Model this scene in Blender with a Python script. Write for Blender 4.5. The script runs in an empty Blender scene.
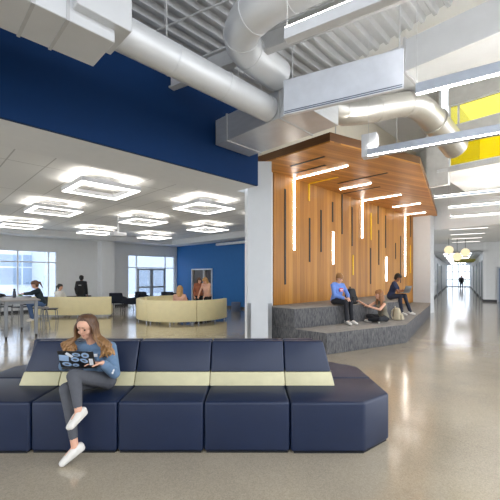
import bpy, bmesh, math, random
import numpy as np
from mathutils import Vector, Matrix

random.seed(7)
SC = bpy.context.scene
COL = SC.collection
PI = math.pi
Q = math.sqrt(0.5)

# ---------------------------------------------------------------- places
# building grid: a runs along the blue wall (away to the right), b runs across it (away to the left)
def G(a, b, z=0.0):
    return Vector(((a - b) * Q, (a + b) * Q, z))
# corridor grid: s along the corridor, o across it (to the right)
CD = Vector((0.5225, 0.8526, 0)); CP = Vector((0.8526, -0.5225, 0))
def K(s, o, z=0.0):
    v = CD * s + CP * o
    return Vector((v.x, v.y, z))
AG = PI / 4                       # angle of the a axis
AP = math.atan2(CP.y, CP.x)       # angle of the o axis
AC = math.atan2(CD.y, CD.x)

# ---------------------------------------------------------------- materials
def lin(c):
    if isinstance(c, str):
        c = c.lstrip('#'); c = tuple(int(c[i:i+2], 16) / 255 for i in (0, 2, 4))
    return tuple(x / 12.92 if x <= 0.04045 else ((x + 0.055) / 1.055) ** 2.4 for x in c) + (1.0,)

def new_mat(name):
    m = bpy.data.materials.new(name); m.use_nodes = True
    nt = m.node_tree
    return m, nt, nt.nodes['Principled BSDF']

def mat(name, col, rough=0.5, metal=0.0, spec=0.5, var=0.06, scale=6.0, bump=0.0, bscale=40.0, coat=0.0, stretch=(1, 1, 1), emit=None, es=0.0):
    m, nt, b = new_mat(name)
    N, L = nt.nodes, nt.links
    c = lin(col)
    b.inputs['Roughness'].default_value = rough
    b.inputs['Metallic'].default_value = metal
    b.inputs['Specular IOR Level'].default_value = spec
    b.inputs['Coat Weight'].default_value = coat
    tc = N.new('ShaderNodeTexCoord'); mp = N.new('ShaderNodeMapping'); mp.inputs['Scale'].default_value = stretch
    L.new(tc.outputs['Object'], mp.inputs['Vector'])
    nz = N.new('ShaderNodeTexNoise'); nz.inputs['Scale'].default_value = scale; nz.inputs['Detail'].default_value = 4
    L.new(mp.outputs['Vector'], nz.inputs['Vector'])
    rp = N.new('ShaderNodeValToRGB')
    rp.color_ramp.elements[0].position = 0.3; rp.color_ramp.elements[1].position = 0.7
    rp.color_ramp.elements[0].color = tuple(min(1, x * (1 - var)) for x in c[:3]) + (1,)
    rp.color_ramp.elements[1].color = tuple(min(1, x * (1 + var)) for x in c[:3]) + (1,)
    L.new(nz.outputs['Fac'], rp.inputs['Fac']); L.new(rp.outputs['Color'], b.inputs['Base Color'])
    if bump:
        n2 = N.new('ShaderNodeTexNoise'); n2.inputs['Scale'].default_value = bscale
        L.new(mp.outputs['Vector'], n2.inputs['Vector'])
        bp = N.new('ShaderNodeBump'); bp.inputs['Strength'].default_value = bump; bp.inputs['Distance'].default_value = 0.01
        L.new(n2.outputs['Fac'], bp.inputs['Height']); L.new(bp.outputs['Normal'], b.inputs['Normal'])
    if emit:
        b.inputs['Emission Color'].default_value = lin(emit); b.inputs['Emission Strength'].default_value = es
    return m

def wood_mat(name, angle, width, vertical, cols):
    """planks laid side by side: angle = direction across the planks, in plan"""
    m, nt, b = new_mat(name); N, L = nt.nodes, nt.links
    tc = N.new('ShaderNodeTexCoord')
    mp = N.new('ShaderNodeMapping'); mp.vector_type = 'TEXTURE'; mp.inputs['Rotation'].default_value = (0, 0, angle)
    L.new(tc.outputs['Object'], mp.inputs['Vector'])
    sx = N.new('ShaderNodeSeparateXYZ'); L.new(mp.outputs['Vector'], sx.inputs['Vector'])
    dv = N.new('ShaderNodeMath'); dv.operation = 'DIVIDE'; dv.inputs[1].default_value = width; L.new(sx.outputs['X'], dv.inputs[0])
    fl = N.new('ShaderNodeMath'); fl.operation = 'FLOOR'; L.new(dv.outputs[0], fl.inputs[0])
    fr = N.new('ShaderNodeMath'); fr.operation = 'FRACT'; L.new(dv.outputs[0], fr.inputs[0])
    wn = N.new('ShaderNodeTexWhiteNoise'); wn.noise_dimensions = '1D'; L.new(fl.outputs[0], wn.inputs['W'])
    # grain: stretched along the plank
    cb = N.new('ShaderNodeCombineXYZ')
    s1 = N.new('ShaderNodeMath'); s1.operation = 'MULTIPLY'; s1.inputs[1].default_value = 26; L.new(sx.outputs['X'], s1.inputs[0])
    s2 = N.new('ShaderNodeMath'); s2.operation = 'MULTIPLY'; s2.inputs[1].default_value = 1.1
    L.new(sx.outputs['Z' if vertical else 'Y'], s2.inputs[0])
    s3 = N.new('ShaderNodeMath'); s3.operation = 'MULTIPLY'; s3.inputs[1].default_value = 37; L.new(wn.outputs['Value'], s3.inputs[0])
    L.new(s1.outputs[0], cb.inputs['X']); L.new(s2.outputs[0], cb.inputs['Y']); L.new(s3.outputs[0], cb.inputs['Z'])
    nz = N.new('ShaderNodeTexNoise'); nz.inputs['Scale'].default_value = 1.0; nz.inputs['Detail'].default_value = 5; nz.inputs['Roughness'].default_value = 0.6
    L.new(cb.outputs[0], nz.inputs['Vector'])
    ad = N.new('ShaderNodeMath'); ad.operation = 'MULTIPLY_ADD'; ad.inputs[1].default_value = 0.55; L.new(nz.outputs['Fac'], ad.inputs[0])
    m2 = N.new('ShaderNodeMath'); m2.operation = 'MULTIPLY'; m2.inputs[1].default_value = 0.45; L.new(wn.outputs['Value'], m2.inputs[0]); L.new(m2.outputs[0], ad.inputs[2])
    rp = N.new('ShaderNodeValToRGB'); e = rp.color_ramp.elements
    e[0].position = 0.15; e[0].color = lin(cols[0]); e[1].position = 0.85; e[1].color = lin(cols[2])
    k = e.new(0.5); k.color = lin(cols[1])
    L.new(ad.outputs[0], rp.inputs['Fac'])
    jt = N.new('ShaderNodeMath'); jt.operation = 'LESS_THAN'; jt.inputs[1].default_value = 0.035; L.new(fr.outputs[0], jt.inputs[0])
    mx = N.new('ShaderNodeMix'); mx.data_type = 'RGBA'
    jm = N.new('ShaderNodeMath'); jm.operation = 'MULTIPLY'; jm.inputs[1].default_value = 0.55; L.new(jt.outputs[0], jm.inputs[0])
    L.new(jm.outputs[0], mx.inputs['Factor']); L.new(rp.outputs['Color'], mx.inputs['A']); mx.inputs['B'].default_value = lin('#4a2c12')
    L.new(mx.outputs['Result'], b.inputs['Base Color'])
    b.inputs['Roughness'].default_value = 0.42; b.inputs['Specular IOR Level'].default_value = 0.4
    return m

def floor_mat():
    m, nt, b = new_mat('polished_terrazzo'); N, L = nt.nodes, nt.links
    tc = N.new('ShaderNodeTexCoord')
    n1 = N.new('ShaderNodeTexNoise'); n1.inputs['Scale'].default_value = 1.1; n1.inputs['Detail'].default_value = 5
    L.new(tc.outputs['Object'], n1.inputs['Vector'])
    v = N.new('ShaderNodeTexVoronoi'); v.inputs['Scale'].default_value = 110; L.new(tc.outputs['Object'], v.inputs['Vector'])
    r1 = N.new('ShaderNodeValToRGB'); r1.color_ramp.elements[0].position = 0.3; r1.color_ramp.elements[1].position = 0.72
    r1.color_ramp.elements[0].color = lin('#9f937f'); r1.color_ramp.elements[1].color = lin('#b4a78f')
    L.new(n1.outputs['Fac'], r1.inputs['Fac'])
    r2 = N.new('ShaderNodeValToRGB'); e = r2.color_ramp.elements
    e[0].position = 0.0; e[0].color = lin('#7a7263'); e[1].position = 1.0; e[1].color = lin('#cfc4ae')
    L.new(v.outputs['Color'], r2.inputs['Fac'])
    mx = N.new('ShaderNodeMix'); mx.data_type = 'RGBA'; mx.inputs['Factor'].default_value = 0.3
    L.new(r1.outputs['Color'], mx.inputs['A']); L.new(r2.outputs['Color'], mx.inputs['B'])
    # control joints of the slab, cut on the building grid
    mp = N.new('ShaderNodeMapping'); mp.vector_type = 'TEXTURE'; mp.inputs['Rotation'].default_value = (0, 0, AG); mp.inputs['Location'].default_value = (0.35, 0.2, 0)
    L.new(tc.outputs['Object'], mp.inputs['Vector'])
    sx = N.new('ShaderNodeSeparateXYZ'); L.new(mp.outputs['Vector'], sx.inputs['Vector'])
    outs = []
    for ax in ('X', 'Y'):
        d = N.new('ShaderNodeMath'); d.operation = 'DIVIDE'; d.inputs[1].default_value = 3.6; L.new(sx.outputs[ax], d.inputs[0])
        f = N.new('ShaderNodeMath'); f.operation = 'FRACT'; L.new(d.outputs[0], f.inputs[0])
        l = N.new('ShaderNodeMath'); l.operation = 'LESS_THAN'; l.inputs[1].default_value = 0.0014; L.new(f.outputs[0], l.inputs[0]); outs.append(l)
    mxx = N.new('ShaderNodeMath'); mxx.operation = 'MAXIMUM'; L.new(outs[0].outputs[0], mxx.inputs[0]); L.new(outs[1].outputs[0], mxx.inputs[1])
    mm = N.new('ShaderNodeMath'); mm.operation = 'MULTIPLY'; mm.inputs[1].default_value = 0.3; L.new(mxx.outputs[0], mm.inputs[0])
    m3 = N.new('ShaderNodeMix'); m3.data_type = 'RGBA'; L.new(mm.outputs[0], m3.inputs['Factor']); L.new(mx.outputs['Result'], m3.inputs['A']); m3.inputs['B'].default_value = lin('#5a5348')
    L.new(m3.outputs['Result'], b.inputs['Base Color'])
    n3 = N.new('ShaderNodeTexNoise'); n3.inputs['Scale'].default_value = 3.0; L.new(tc.outputs['Object'], n3.inputs['Vector'])
    mr = N.new('ShaderNodeMapRange'); mr.inputs['To Min'].default_value = 0.12; mr.inputs['To Max'].default_value = 0.22; L.new(n3.outputs['Fac'], mr.inputs['Value'])
    L.new(mr.outputs['Result'], b.inputs['Roughness'])
    b.inputs['Specular IOR Level'].default_value = 0.75
    b.inputs['Coat Weight'].default_value = 0.5; b.inputs['Coat Roughness'].default_value = 0.1
    return m

def tile_mat(name, col, w, h, line):
    m, nt, b = new_mat(name); N, L = nt.nodes, nt.links
    tc = N.new('ShaderNodeTexCoord'); mp = N.new('ShaderNodeMapping'); mp.vector_type = 'TEXTURE'; mp.inputs['Rotation'].default_value = (0, 0, AG)
    L.new(tc.outputs['Object'], mp.inputs['Vector'])
    sx = N.new('ShaderNodeSeparateXYZ'); L.new(mp.outputs['Vector'], sx.inputs['Vector'])
    outs = []
    for ax, d0 in (('X', w), ('Y', h)):
        d = N.new('ShaderNodeMath'); d.operation = 'DIVIDE'; d.inputs[1].default_value = d0; L.new(sx.outputs[ax], d.inputs[0])
        f = N.new('ShaderNodeMath'); f.operation = 'FRACT'; L.new(d.outputs[0], f.inputs[0])
        l = N.new('ShaderNodeMath'); l.operation = 'LESS_THAN'; l.inputs[1].default_value = 0.022 / d0; L.new(f.outputs[0], l.inputs[0]); outs.append(l)
    mxx = N.new('ShaderNodeMath'); mxx.operation = 'MAXIMUM'; L.new(outs[0].outputs[0], mxx.inputs[0]); L.new(outs[1].outputs[0], mxx.inputs[1])
    mx = N.new('ShaderNodeMix'); mx.data_type = 'RGBA'; L.new(mxx.outputs[0], mx.inputs['Factor'])
    mx.inputs['A'].default_value = lin(col); mx.inputs['B'].default_value = lin(line)
    L.new(mx.outputs['Result'], b.inputs['Base Color']); b.inputs['Roughness'].default_value = 0.9
    return m

def carpet_mat():
    m, nt, b = new_mat('streaked_carpet'); N, L = nt.nodes, nt.links
    tc = N.new('ShaderNodeTexCoord')
    mp = N.new('ShaderNodeMapping'); mp.inputs['Scale'].default_value = (30, 30, 5); L.new(tc.outputs['Object'], mp.inputs['Vector'])
    n1 = N.new('ShaderNodeTexNoise'); n1.inputs['Scale'].default_value = 1.6; n1.inputs['Detail'].default_value = 6; n1.inputs['Roughness'].default_value = 0.7; L.new(mp.outputs['Vector'], n1.inputs['Vector'])
    rp = N.new('ShaderNodeValToRGB'); e = rp.color_ramp.elements
    e[0].position = 0.36; e[0].color = lin('#414245'); e[1].position = 0.72; e[1].color = lin('#827f7b'); k = e.new(0.5); k.color = lin('#626264')
    L.new(n1.outputs['Fac'], rp.inputs['Fac']); L.new(rp.outputs['Color'], b.inputs['Base Color'])
    b.inputs['Roughness'].default_value = 0.95; b.inputs['Specular IOR Level'].default_value = 0.1
    n2 = N.new('ShaderNodeTexNoise'); n2.inputs['Scale'].default_value = 160; L.new(tc.outputs['Object'], n2.inputs['Vector'])
    bp = N.new('ShaderNodeBump'); bp.inputs['Strength'].default_value = 0.3; bp.inputs['Distance'].default_value = 0.01
    L.new(n2.outputs['Fac'], bp.inputs['Height']); L.new(bp.outputs['Normal'], b.inputs['Normal'])
    return m

def plain_carpet_lit():
    return mat('plain_carpet_lit', '#8f8b85', 0.95, spec=0.1, var=0.14, scale=9, bump=0.3, bscale=160)  # carpet without streaks, its colour lightened to paint in light on step tops

def emit_mat(name, col, s):
    m = bpy.data.materials.new(name); m.use_nodes = True; nt = m.node_tree; nt.nodes.clear()
    o = nt.nodes.new('ShaderNodeOutputMaterial'); e = nt.nodes.new('ShaderNodeEmission')
    e.inputs['Color'].default_value = lin(col); e.inputs['Strength'].default_value = s
    nt.links.new(e.outputs[0], o.inputs['Surface']); return m

def pane_mat(name, col, gl=0.08, rough=0.02):
    m = bpy.data.materials.new(name); m.use_nodes = True; nt = m.node_tree; nt.nodes.clear()
    o = nt.nodes.new('ShaderNodeOutputMaterial'); t = nt.nodes.new('ShaderNodeBsdfTransparent'); t.inputs['Color'].default_value = lin(col)
    g = nt.nodes.new('ShaderNodeBsdfGlossy'); g.inputs['Roughness'].default_value = rough
    x = nt.nodes.new('ShaderNodeMixShader'); x.inputs[0].default_value = gl
    nt.links.new(t.outputs[0], x.inputs[1]); nt.links.new(g.outputs[0], x.inputs[2]); nt.links.new(x.outputs[0], o.inputs['Surface'])
    return m

def hair_mat(name, top, tip, z0, z1):
    m, nt, b = new_mat(name); N, L = nt.nodes, nt.links
    tc = N.new('ShaderNodeTexCoord'); sx = N.new('ShaderNodeSeparateXYZ'); L.new(tc.outputs['Object'], sx.inputs['Vector'])
    mr = N.new('ShaderNodeMapRange'); mr.inputs['From Min'].default_value = z0; mr.inputs['From Max'].default_value = z1; L.new(sx.outputs['Z'], mr.inputs['Value'])
    mp = N.new('ShaderNodeMapping'); mp.inputs['Scale'].default_value = (60, 60, 7); L.new(tc.outputs['Object'], mp.inputs['Vector'])
    nz = N.new('ShaderNodeTexNoise'); nz.inputs['Scale'].default_value = 1.5; L.new(mp.outputs['Vector'], nz.inputs['Vector'])
    ad = N.new('ShaderNodeMath'); ad.operation = 'MULTIPLY_ADD'; ad.inputs[1].default_value = 0.7; ad.inputs[2].default_value = -0.35; L.new(nz.outputs['Fac'], ad.inputs[0])
    a2 = N.new('ShaderNodeMath'); a2.operation = 'ADD'; L.new(mr.outputs['Result'], a2.inputs[0]); L.new(ad.outputs[0], a2.inputs[1])
    rp = N.new('ShaderNodeValToRGB'); rp.color_ramp.elements[0].color = lin(tip); rp.color_ramp.elements[1].color = lin(top)
    L.new(a2.outputs[0], rp.inputs['Fac']); L.new(rp.outputs['Color'], b.inputs['Base Color']); b.inputs['Roughness'].default_value = 0.45
    return m

M = {}
M['floor'] = floor_mat()
M['white'] = mat('white_paint', '#e6e9eb', 0.75, var=0.015)
M['col'] = mat('cool_gray_paint', '#ccd0d3', 0.75, var=0.015)
M['gray'] = mat('pale_gray_paint', '#dfe2e4', 0.8, var=0.015)
M['beige'] = mat('warm_white_paint', '#d8d2c2', 0.8, var=0.02)
M['blue_deep'] = mat('deep_blue_paint', '#012b58', 0.7, spec=0.2, var=0.03)
M['blue'] = mat('bright_blue_paint', '#1d68ac', 0.6, var=0.03)
M['base'] = mat('dark_rubber_base', '#3a3c40', 0.6)
M['wood_wall'] = wood_mat('oak_wall_planks', AG, 0.17, True, ('#8a5a1d', '#b0772a', '#c8923e'))
M['wood_ceil'] = wood_mat('oak_canopy_planks', math.radians(28.5) + PI / 2, 0.105, False, ('#9a6428', '#bd8038', '#d0964c'))
M['fascia'] = mat('walnut_edge', '#6b4523', 0.5, var=0.15, scale=3, stretch=(1, 1, 12))
M['black'] = mat('black_slot', '#15120f', 0.5)
M['yellow'] = mat('yellow_inlay', '#f2c400', 0.45)
M['carpet'] = carpet_mat(); M['tread'] = plain_carpet_lit()
M['duct'] = mat('galvanized_white_duct', '#d2d5d8', 0.42, 0.25, var=0.04, scale=3)
M['duct_blue'] = mat('galvanized_duct', '#c3c6ca', 0.35, 0.45, var=0.06, scale=4, stretch=(1, 1, 4))
M['silver'] = mat('bare_spiral_duct', '#c9c7c0', 0.3, 0.75, var=0.06, scale=5)
M['deck'] = mat('steel_deck', '#b4b7ba', 0.6, 0.1, var=0.05)
M['steel'] = mat('painted_steel', '#bdbfc1', 0.5, 0.2)
M['stainless'] = mat('brushed_stainless', '#b5b9bd', 0.28, 0.9, var=0.05)
M['fixture'] = mat('white_fixture', '#d9dce0', 0.4, 0.1)
M['fix_gray'] = mat('anodised_fixture', '#b4bcc8', 0.35, 0.5)
M['panel'] = mat('pale_gray_panel', '#c4cad4', 0.45, 0.0)
M['slot'] = mat('dark_slot_line', '#5a6476', 0.5)
M['led'] = emit_mat('led_line', '#fff8ee', 17.0)
M['bar_led'] = emit_mat('bar_diffuser', '#fffaf2', 22.0)
M['soft_led'] = emit_mat('soft_diffuser', '#fff9f2', 2.6)
M['bar_up'] = emit_mat('bar_uplight', '#fff9f0', 60.0)
M['ring_led'] = emit_mat('ring_diffuser', '#fffaf4', 4.2)
M['ring_up'] = emit_mat('ring_uplight', '#fff4e6', 10.0)
M['corr_fill'] = emit_mat('corridor_fill_light', '#f2f7ff', 65.0)  # for the added fill lines only
M['globe'] = emit_mat('globe_glass', '#ffe8bd', 0.85)
M['navy'] = mat('navy_vinyl', '#0f203e', 0.46, spec=0.5, var=0.06, scale=5, bump=0.03, bscale=220, coat=0.05)
M['stripe'] = mat('pale_yellow_vinyl', '#cec7a0', 0.5, var=0.05, scale=9, bump=0.04, bscale=120)
M['plinth'] = mat('dark_plinth', '#121418', 0.6)
M['cream'] = mat('cream_vinyl', '#f0e3b2', 0.5, var=0.03)
M['chair_navy'] = mat('navy_fabric', '#1c2536', 0.85, var=0.1, bump=0.1)
M['chair_black'] = mat('black_plastic', '#22242a', 0.5)
M['alu'] = mat('window_aluminium', '#dfe2e6', 0.4, 0.1)
M['alu_dark'] = mat('gray_frame', '#aab0b6', 0.45, 0.1)
M['door_gray'] = mat('gray_door', '#8d9298', 0.5)
M['glass'] = pane_mat('clear_glass', '#e4e8ec')
M['yellow_glass'] = pane_mat('yellow_glass', '#c9b91a', 0.05)
M['pale_yellow_glass'] = pane_mat('pale_yellow_glass', '#d2cb84', 0.05)
M['dark_glass'] = mat('dark_interior', '#4a3f3c', 0.15, var=0.3, scale=2)
M['snow'] = mat('snowy_ground', '#e9edf2', 0.9, var=0.04, scale=0.6)
M['ext_wall'] = mat('outside_wall', '#cdd4de', 0.7, var=0.05)
M['ext_white'] = mat('outside_white_panel', '#e3e7ee', 0.6)
M['ext_glass'] = mat('outside_glazing', '#93a6ba', 0.3, 0.0, var=0.2, scale=0.8)
M['leaf'] = mat('shrub_leaf', '#4d7350', 0.8, var=0.3, scale=14)
M['table_top'] = mat('gray_laminate', '#8f8c88', 0.4)
M['table_leg'] = mat('silver_leg', '#85888c', 0.45, 0.3)
M['rubber'] = mat('black_rubber', '#1b1c1e', 0.6)
M['green_yellow'] = mat('olive_baffle', '#a9a24a', 0.7)
M['skin'] = mat('fair_skin', '#d9a78c', 0.5, var=0.05, scale=12)
M['skin_dark'] = mat('brown_skin', '#8a5c44', 0.5, var=0.05)
M['denim_blue'] = mat('blue_sweatshirt', '#67829f', 0.9, var=0.09, scale=22, bump=0.25, bscale=30)
M['legging'] = mat('gray_legging', '#55575d', 0.9, var=0.06, scale=20)
M['shoe_white'] = mat('white_canvas', '#dcd8d0', 0.8)
M['shoe_sole'] = mat('white_rubber', '#e6e3dc', 0.6)
M['hoodie'] = mat('blue_hoodie', '#6f90d8', 0.9, var=0.08, bump=0.2, bscale=30)
M['pants_black'] = mat('black_pants', '#23252b', 0.9, var=0.1)
M['pants_navy'] = mat('navy_pants', '#252a3a', 0.9, var=0.1)
M['tshirt_navy'] = mat('navy_tshirt', '#27304e', 0.9, var=0.1)
M['olive_top'] = mat('olive_top', '#7a7566', 0.9, var=0.12)
M['jacket'] = mat('black_jacket', '#17181d', 0.8, var=0.1)
M['white_shirt'] = mat('white_shirt', '#e2e0dc', 0.85)
M['pink_top'] = mat('blush_top', '#dcae9a', 0.85)
M['rust_top'] = mat('rust_top', '#a5654a', 0.85)
M['jeans'] = mat('blue_jeans', '#4d668c', 0.9, var=0.12)
M['dark_green'] = mat('dark_teal_sweater', '#1f2d33', 0.9, var=0.1)
M['hair_brown'] = mat('brown_hair', '#5c3d28', 0.5, var=0.25, scale=30)
M['hair_black'] = mat('black_hair', '#18130f', 0.5, var=0.2, scale=30)
M['hair_blond'] = mat('blond_hair', '#bf9560', 0.5, var=0.2, scale=30)
M['hair_ginger'] = mat('ginger_hair', '#8f6038', 0.5, var=0.25, scale=30)
M['hair_sand'] = mat('sandy_hair', '#9a6f42', 0.5, var=0.25, scale=30)
M['hair_long'] = hair_mat('long_wavy_hair', '#543a28', '#b08452', 0.86, 1.18)
M['eye'] = mat('dark_eye', '#1c130e', 0.2)
M['lip'] = mat('lip', '#bd7468', 0.4)
M['brow'] = mat('brow', '#5f4230', 0.7)
M['lap_black'] = mat('black_laptop', '#14161b', 0.4)
M['lap_gray'] = mat('gray_laptop', '#6b6e70', 0.35, 0.6)
M['sticker'] = mat('pale_blue_sticker', '#9cb9dc', 0.5, var=0.1)
M['sticker_w'] = mat('white_sticker', '#dfe4ea', 0.5)
M['bag_black'] = mat('black_nylon', '#1b1c20', 0.7, var=0.15, bump=0.2)
M['bag_beige'] = mat('beige_canvas', '#b7ac93', 0.9, var=0.1, bump=0.2)
M['print_red'] = mat('red_print', '#c8485a', 0.8)
M['print_white'] = mat('white_print', '#e8e8ea', 0.8)
M['bottle'] = mat('dark_bottle', '#2a3142', 0.3)
M['screen'] = mat('laptop_screen_dark', '#1d2126', 0.2)

# ---------------------------------------------------------------- mesh building
class MB:
    def __init__(self):
        self.bm = bmesh.new()
    def face(self, pts, mi=0):
        vs = [self.bm.verts.new(p) for p in pts]
        f = self.bm.faces.new(vs); f.material_index = mi; return f
    def hexa(self, lo, hi, mi=0):
        """lo, hi: matching rings of points (bottom, top)"""
        b = [self.bm.verts.new(p) for p in lo]; t = [self.bm.verts.new(p) for p in hi]
        n = len(b)
        fs = [self.bm.faces.new(b[::-1]), self.bm.faces.new(t)]
        for i in range(n):
            fs.append(self.bm.faces.new((b[i], b[(i + 1) % n], t[(i + 1) % n], t[i])))
        for f in fs: f.material_index = mi
        return fs
    def box(self, c, size, ang=0.0, mi=0, mat3=None):
        c = Vector(c); h = Vector(size) / 2
        R = mat3 if mat3 is not None else Matrix.Rotation(ang, 3, 'Z')
        P = lambda x, y, z: c + R @ Vector((x * h.x, y * h.y, z * h.z))
        return self.hexa([P(-1, -1, -1), P(1, -1, -1), P(1, 1, -1), P(-1, 1, -1)], [P(-1, -1, 1), P(1, -1, 1), P(1, 1, 1), P(-1, 1, 1)], mi)
    def gbox(self, a0, a1, b0, b1, z0, z1, mi=0):
        return self.hexa([G(a0, b0, z0), G(a1, b0, z0), G(a1, b1, z0), G(a0, b1, z0)], [G(a0, b0, z1), G(a1, b0, z1), G(a1, b1, z1), G(a0, b1, z1)], mi)
    def kbox(self, s0, s1, o0, o1, z0, z1, mi=0):
        return self.hexa([K(s0, o0, z0), K(s0, o1, z0), K(s1, o1, z0), K(s1, o0, z0)][::-1], [K(s0, o0, z1), K(s0, o1, z1), K(s1, o1, z1), K(s1, o0, z1)][::-1], mi)
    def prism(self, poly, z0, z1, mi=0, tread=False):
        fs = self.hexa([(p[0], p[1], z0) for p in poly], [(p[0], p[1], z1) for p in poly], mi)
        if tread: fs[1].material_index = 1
        return fs
    def tube(self, pts, r, seg=10, mi=0, cap=True):
        pts = [Vector(p) for p in pts]; n = len(pts)
        rs = r if isinstance(r, (list, tuple)) else [r] * n
        rings = []; prev = None
        for i, p in enumerate(pts):
            d = (pts[min(i + 1, n - 1)] - pts[max(i - 1, 0)]).normalized()
            if prev is None:
                up = Vector((0, 0, 1)) if abs(d.z) < 0.9 else Vector((1, 0, 0))
                x = d.cross(up).normalized()
            else:
                x = (prev - d * prev.dot(d)).normalized()
            y = d.cross(x); prev = x
            rings.append([self.bm.verts.new(p + (x * math.cos(2 * PI * k / seg) + y * math.sin(2 * PI * k / seg)) * rs[i]) for k in range(seg)])
        for i in range(n - 1):
            for k in range(seg):
                f = self.bm.faces.new((rings[i][k], rings[i][(k + 1) % seg], rings[i + 1][(k + 1) % seg], rings[i + 1][k])); f.material_index = mi
        if cap:
            f = self.bm.faces.new(rings[0][::-1]); f.material_index = mi
            f = self.bm.faces.new(rings[-1]); f.material_index = mi
    def cyl(self, p0, p1, r, seg=16, mi=0, r1=None):
        self.tube([p0, p1], [r, r if r1 is None else r1], seg, mi)
    def ball(self, c, r, mi=0, seg=16, rings=10, sq=(1, 1, 1), R=None):
        c = Vector(c); R = R or Matrix.Identity(3)
        rows = []
        for i in range(1, rings):
            th = PI * i / rings
            rows.append([self.bm.verts.new(c + R @ Vector((r * sq[0] * math.sin(th) * math.cos(2 * PI * k / seg), r * sq[1] * math.sin(th) * math.sin(2 * PI * k / seg), r * sq[2] * math.cos(th)))) for k in range(seg)])
        t = self.bm.verts.new(c + R @ Vector((0, 0, r * sq[2]))); b = self.bm.verts.new(c - R @ Vector((0, 0, r * sq[2])))
        for k in range(seg):
            k2 = (k + 1) % seg
            self.bm.faces.new((t, rows[0][k], rows[0][k2])).material_index = mi
            self.bm.faces.new((b, rows[-1][k2], rows[-1][k])).material_index = mi
            for i in range(len(rows) - 1):
                self.bm.faces.new((rows[i][k], rows[i + 1][k], rows[i + 1][k2], rows[i][k2])).material_index = mi
    def build(self, name, mats, parent=None, bevel=0.0, seg=2, kind=None, smooth=True, angle=40):
        bm = self.bm
        bmesh.ops.recalc_face_normals(bm, faces=bm.faces[:])
        if bevel:
            es = [e for e in bm.edges if len(e.link_faces) == 2 and e.calc_face_angle(0) > math.radians(25)]
            bmesh.ops.bevel(bm, geom=es, offset=bevel, segments=seg, profile=0.5, affect='EDGES', clamp_overlap=True)
        me = bpy.data.meshes.new(name); bm.to_mesh(me); bm.free()
        for m in (mats if isinstance(mats, (list, tuple)) else [mats]): me.materials.append(m)
        if smooth:
            for p in me.polygons: p.use_smooth = True
            me.set_sharp_from_angle(angle=math.radians(angle))
        return link(name, me, parent, kind)

def link(name, data, parent=None, kind=None):
    o = bpy.data.objects.new(name, data); COL.objects.link(o)
    if parent is not None:
        o.parent = parent
        o.matrix_parent_inverse = Matrix.Translation(-parent.location)
    if kind: o['kind'] = kind
    return o

def tag(o, label, cat, group=None):
    o['label'] = label; o['category'] = cat
    if group: o['group'] = group
    return o

def thing(name, label, cat, loc=(0, 0, 0), group=None):
    o = bpy.data.objects.new(name, None); COL.objects.link(o); o.location = loc
    o.empty_display_size = 0.1
    return tag(o, label, cat, group)

def dup(root, loc, rotz=0.0, label=None, group=None):
    r = root.copy(); COL.objects.link(r); r.location = loc; r.rotation_euler = (0, 0, rotz)
    if label: r['label'] = label
    if group: r['group'] = group
    for ch in list(root.children):
        c = ch.copy(); COL.objects.link(c); c.parent = r; c.matrix_parent_inverse = ch.matrix_parent_inverse.copy()
        for g in list(ch.children):
            d = g.copy(); COL.objects.link(d); d.parent = c; d.matrix_parent_inverse = g.matrix_parent_inverse.copy()
    return r

def struct(o):
    o['kind'] = 'structure'; return o

# ---------------------------------------------------------------- camera, world, view
cam = bpy.data.cameras.new('camera'); co = bpy.data.objects.new('camera', cam); COL.objects.link(co)
co.location = (0, 0, 1.7); co.rotation_euler = (PI / 2, 0, 0)
cam.sensor_fit = 'HORIZONTAL'; cam.sensor_width = 36; cam.lens = 342 * 36 / 500; cam.shift_y = 0.05
cam.clip_start = 0.05; cam.clip_end = 300
SC.camera = co
SC.view_settings.view_transform = 'Standard'; SC.view_settings.look = 'None'
SC.view_settings.gamma = 1; SC.view_settings.use_curve_mapping = False
SC.view_settings.exposure = 0.5
w = bpy.data.worlds.new('sky'); SC.world = w; w.use_nodes = True
nt = w.node_tree; bg = nt.nodes['Background']
tc = nt.nodes.new('ShaderNodeTexCoord'); sx = nt.nodes.new('ShaderNodeSeparateXYZ'); nt.links.new(tc.outputs['Generated'], sx.inputs[0])
rp = nt.nodes.new('ShaderNodeValToRGB'); e = rp.color_ramp.elements
e[0].position = 0.0; e[0].color = lin('#f3f5fa'); e[1].position = 0.7; e[1].color = lin('#e9f0fb')
nt.links.new(sx.outputs['Z'], rp.inputs[0]); nt.links.new(rp.outputs[0], bg.inputs['Color'])
bg.inputs['Strength'].default_value = 2.9

# ---------------------------------------------------------------- the room shell
m = MB(); m.hexa([G(-14, -14, -0.1), G(62, -14, -0.1), G(62, 18.5, -0.1), G(-14, 18.5, -0.1)], [G(-14, -14, 0), G(62, -14, 0), G(62, 18.5, 0), G(-14, 18.5, 0)])
m.build('floor', M['floor'], kind='structure', smooth=False)
m = MB(); m.gbox(-40, 62, 18.5, 75, -0.12, -0.05); m.build('ground_outside', M['snow'], kind='structure', smooth=False)
m = MB(); m.kbox(57.3, 110, -40, 40, -0.3, 0.01); m.build('ground_outside_entrance', M['snow'], kind='structure', smooth=False)

ZB = 3.59           # underside of the long beam
def zdeck(b): return 5.6 + 0.12 * (5.0 - b)
m = MB(); m.gbox(-9, 5.24, 5.0, 5.06, ZB, 5.75); m.build('wall_blue_upper', M['blue_deep'], kind='structure', smooth=False)
m = MB(); m.gbox(-9, 5.24, 5.06, 6.13, ZB, 5.7); m.build('ceiling_beam', M['white'], kind='structure', smooth=False)
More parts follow.
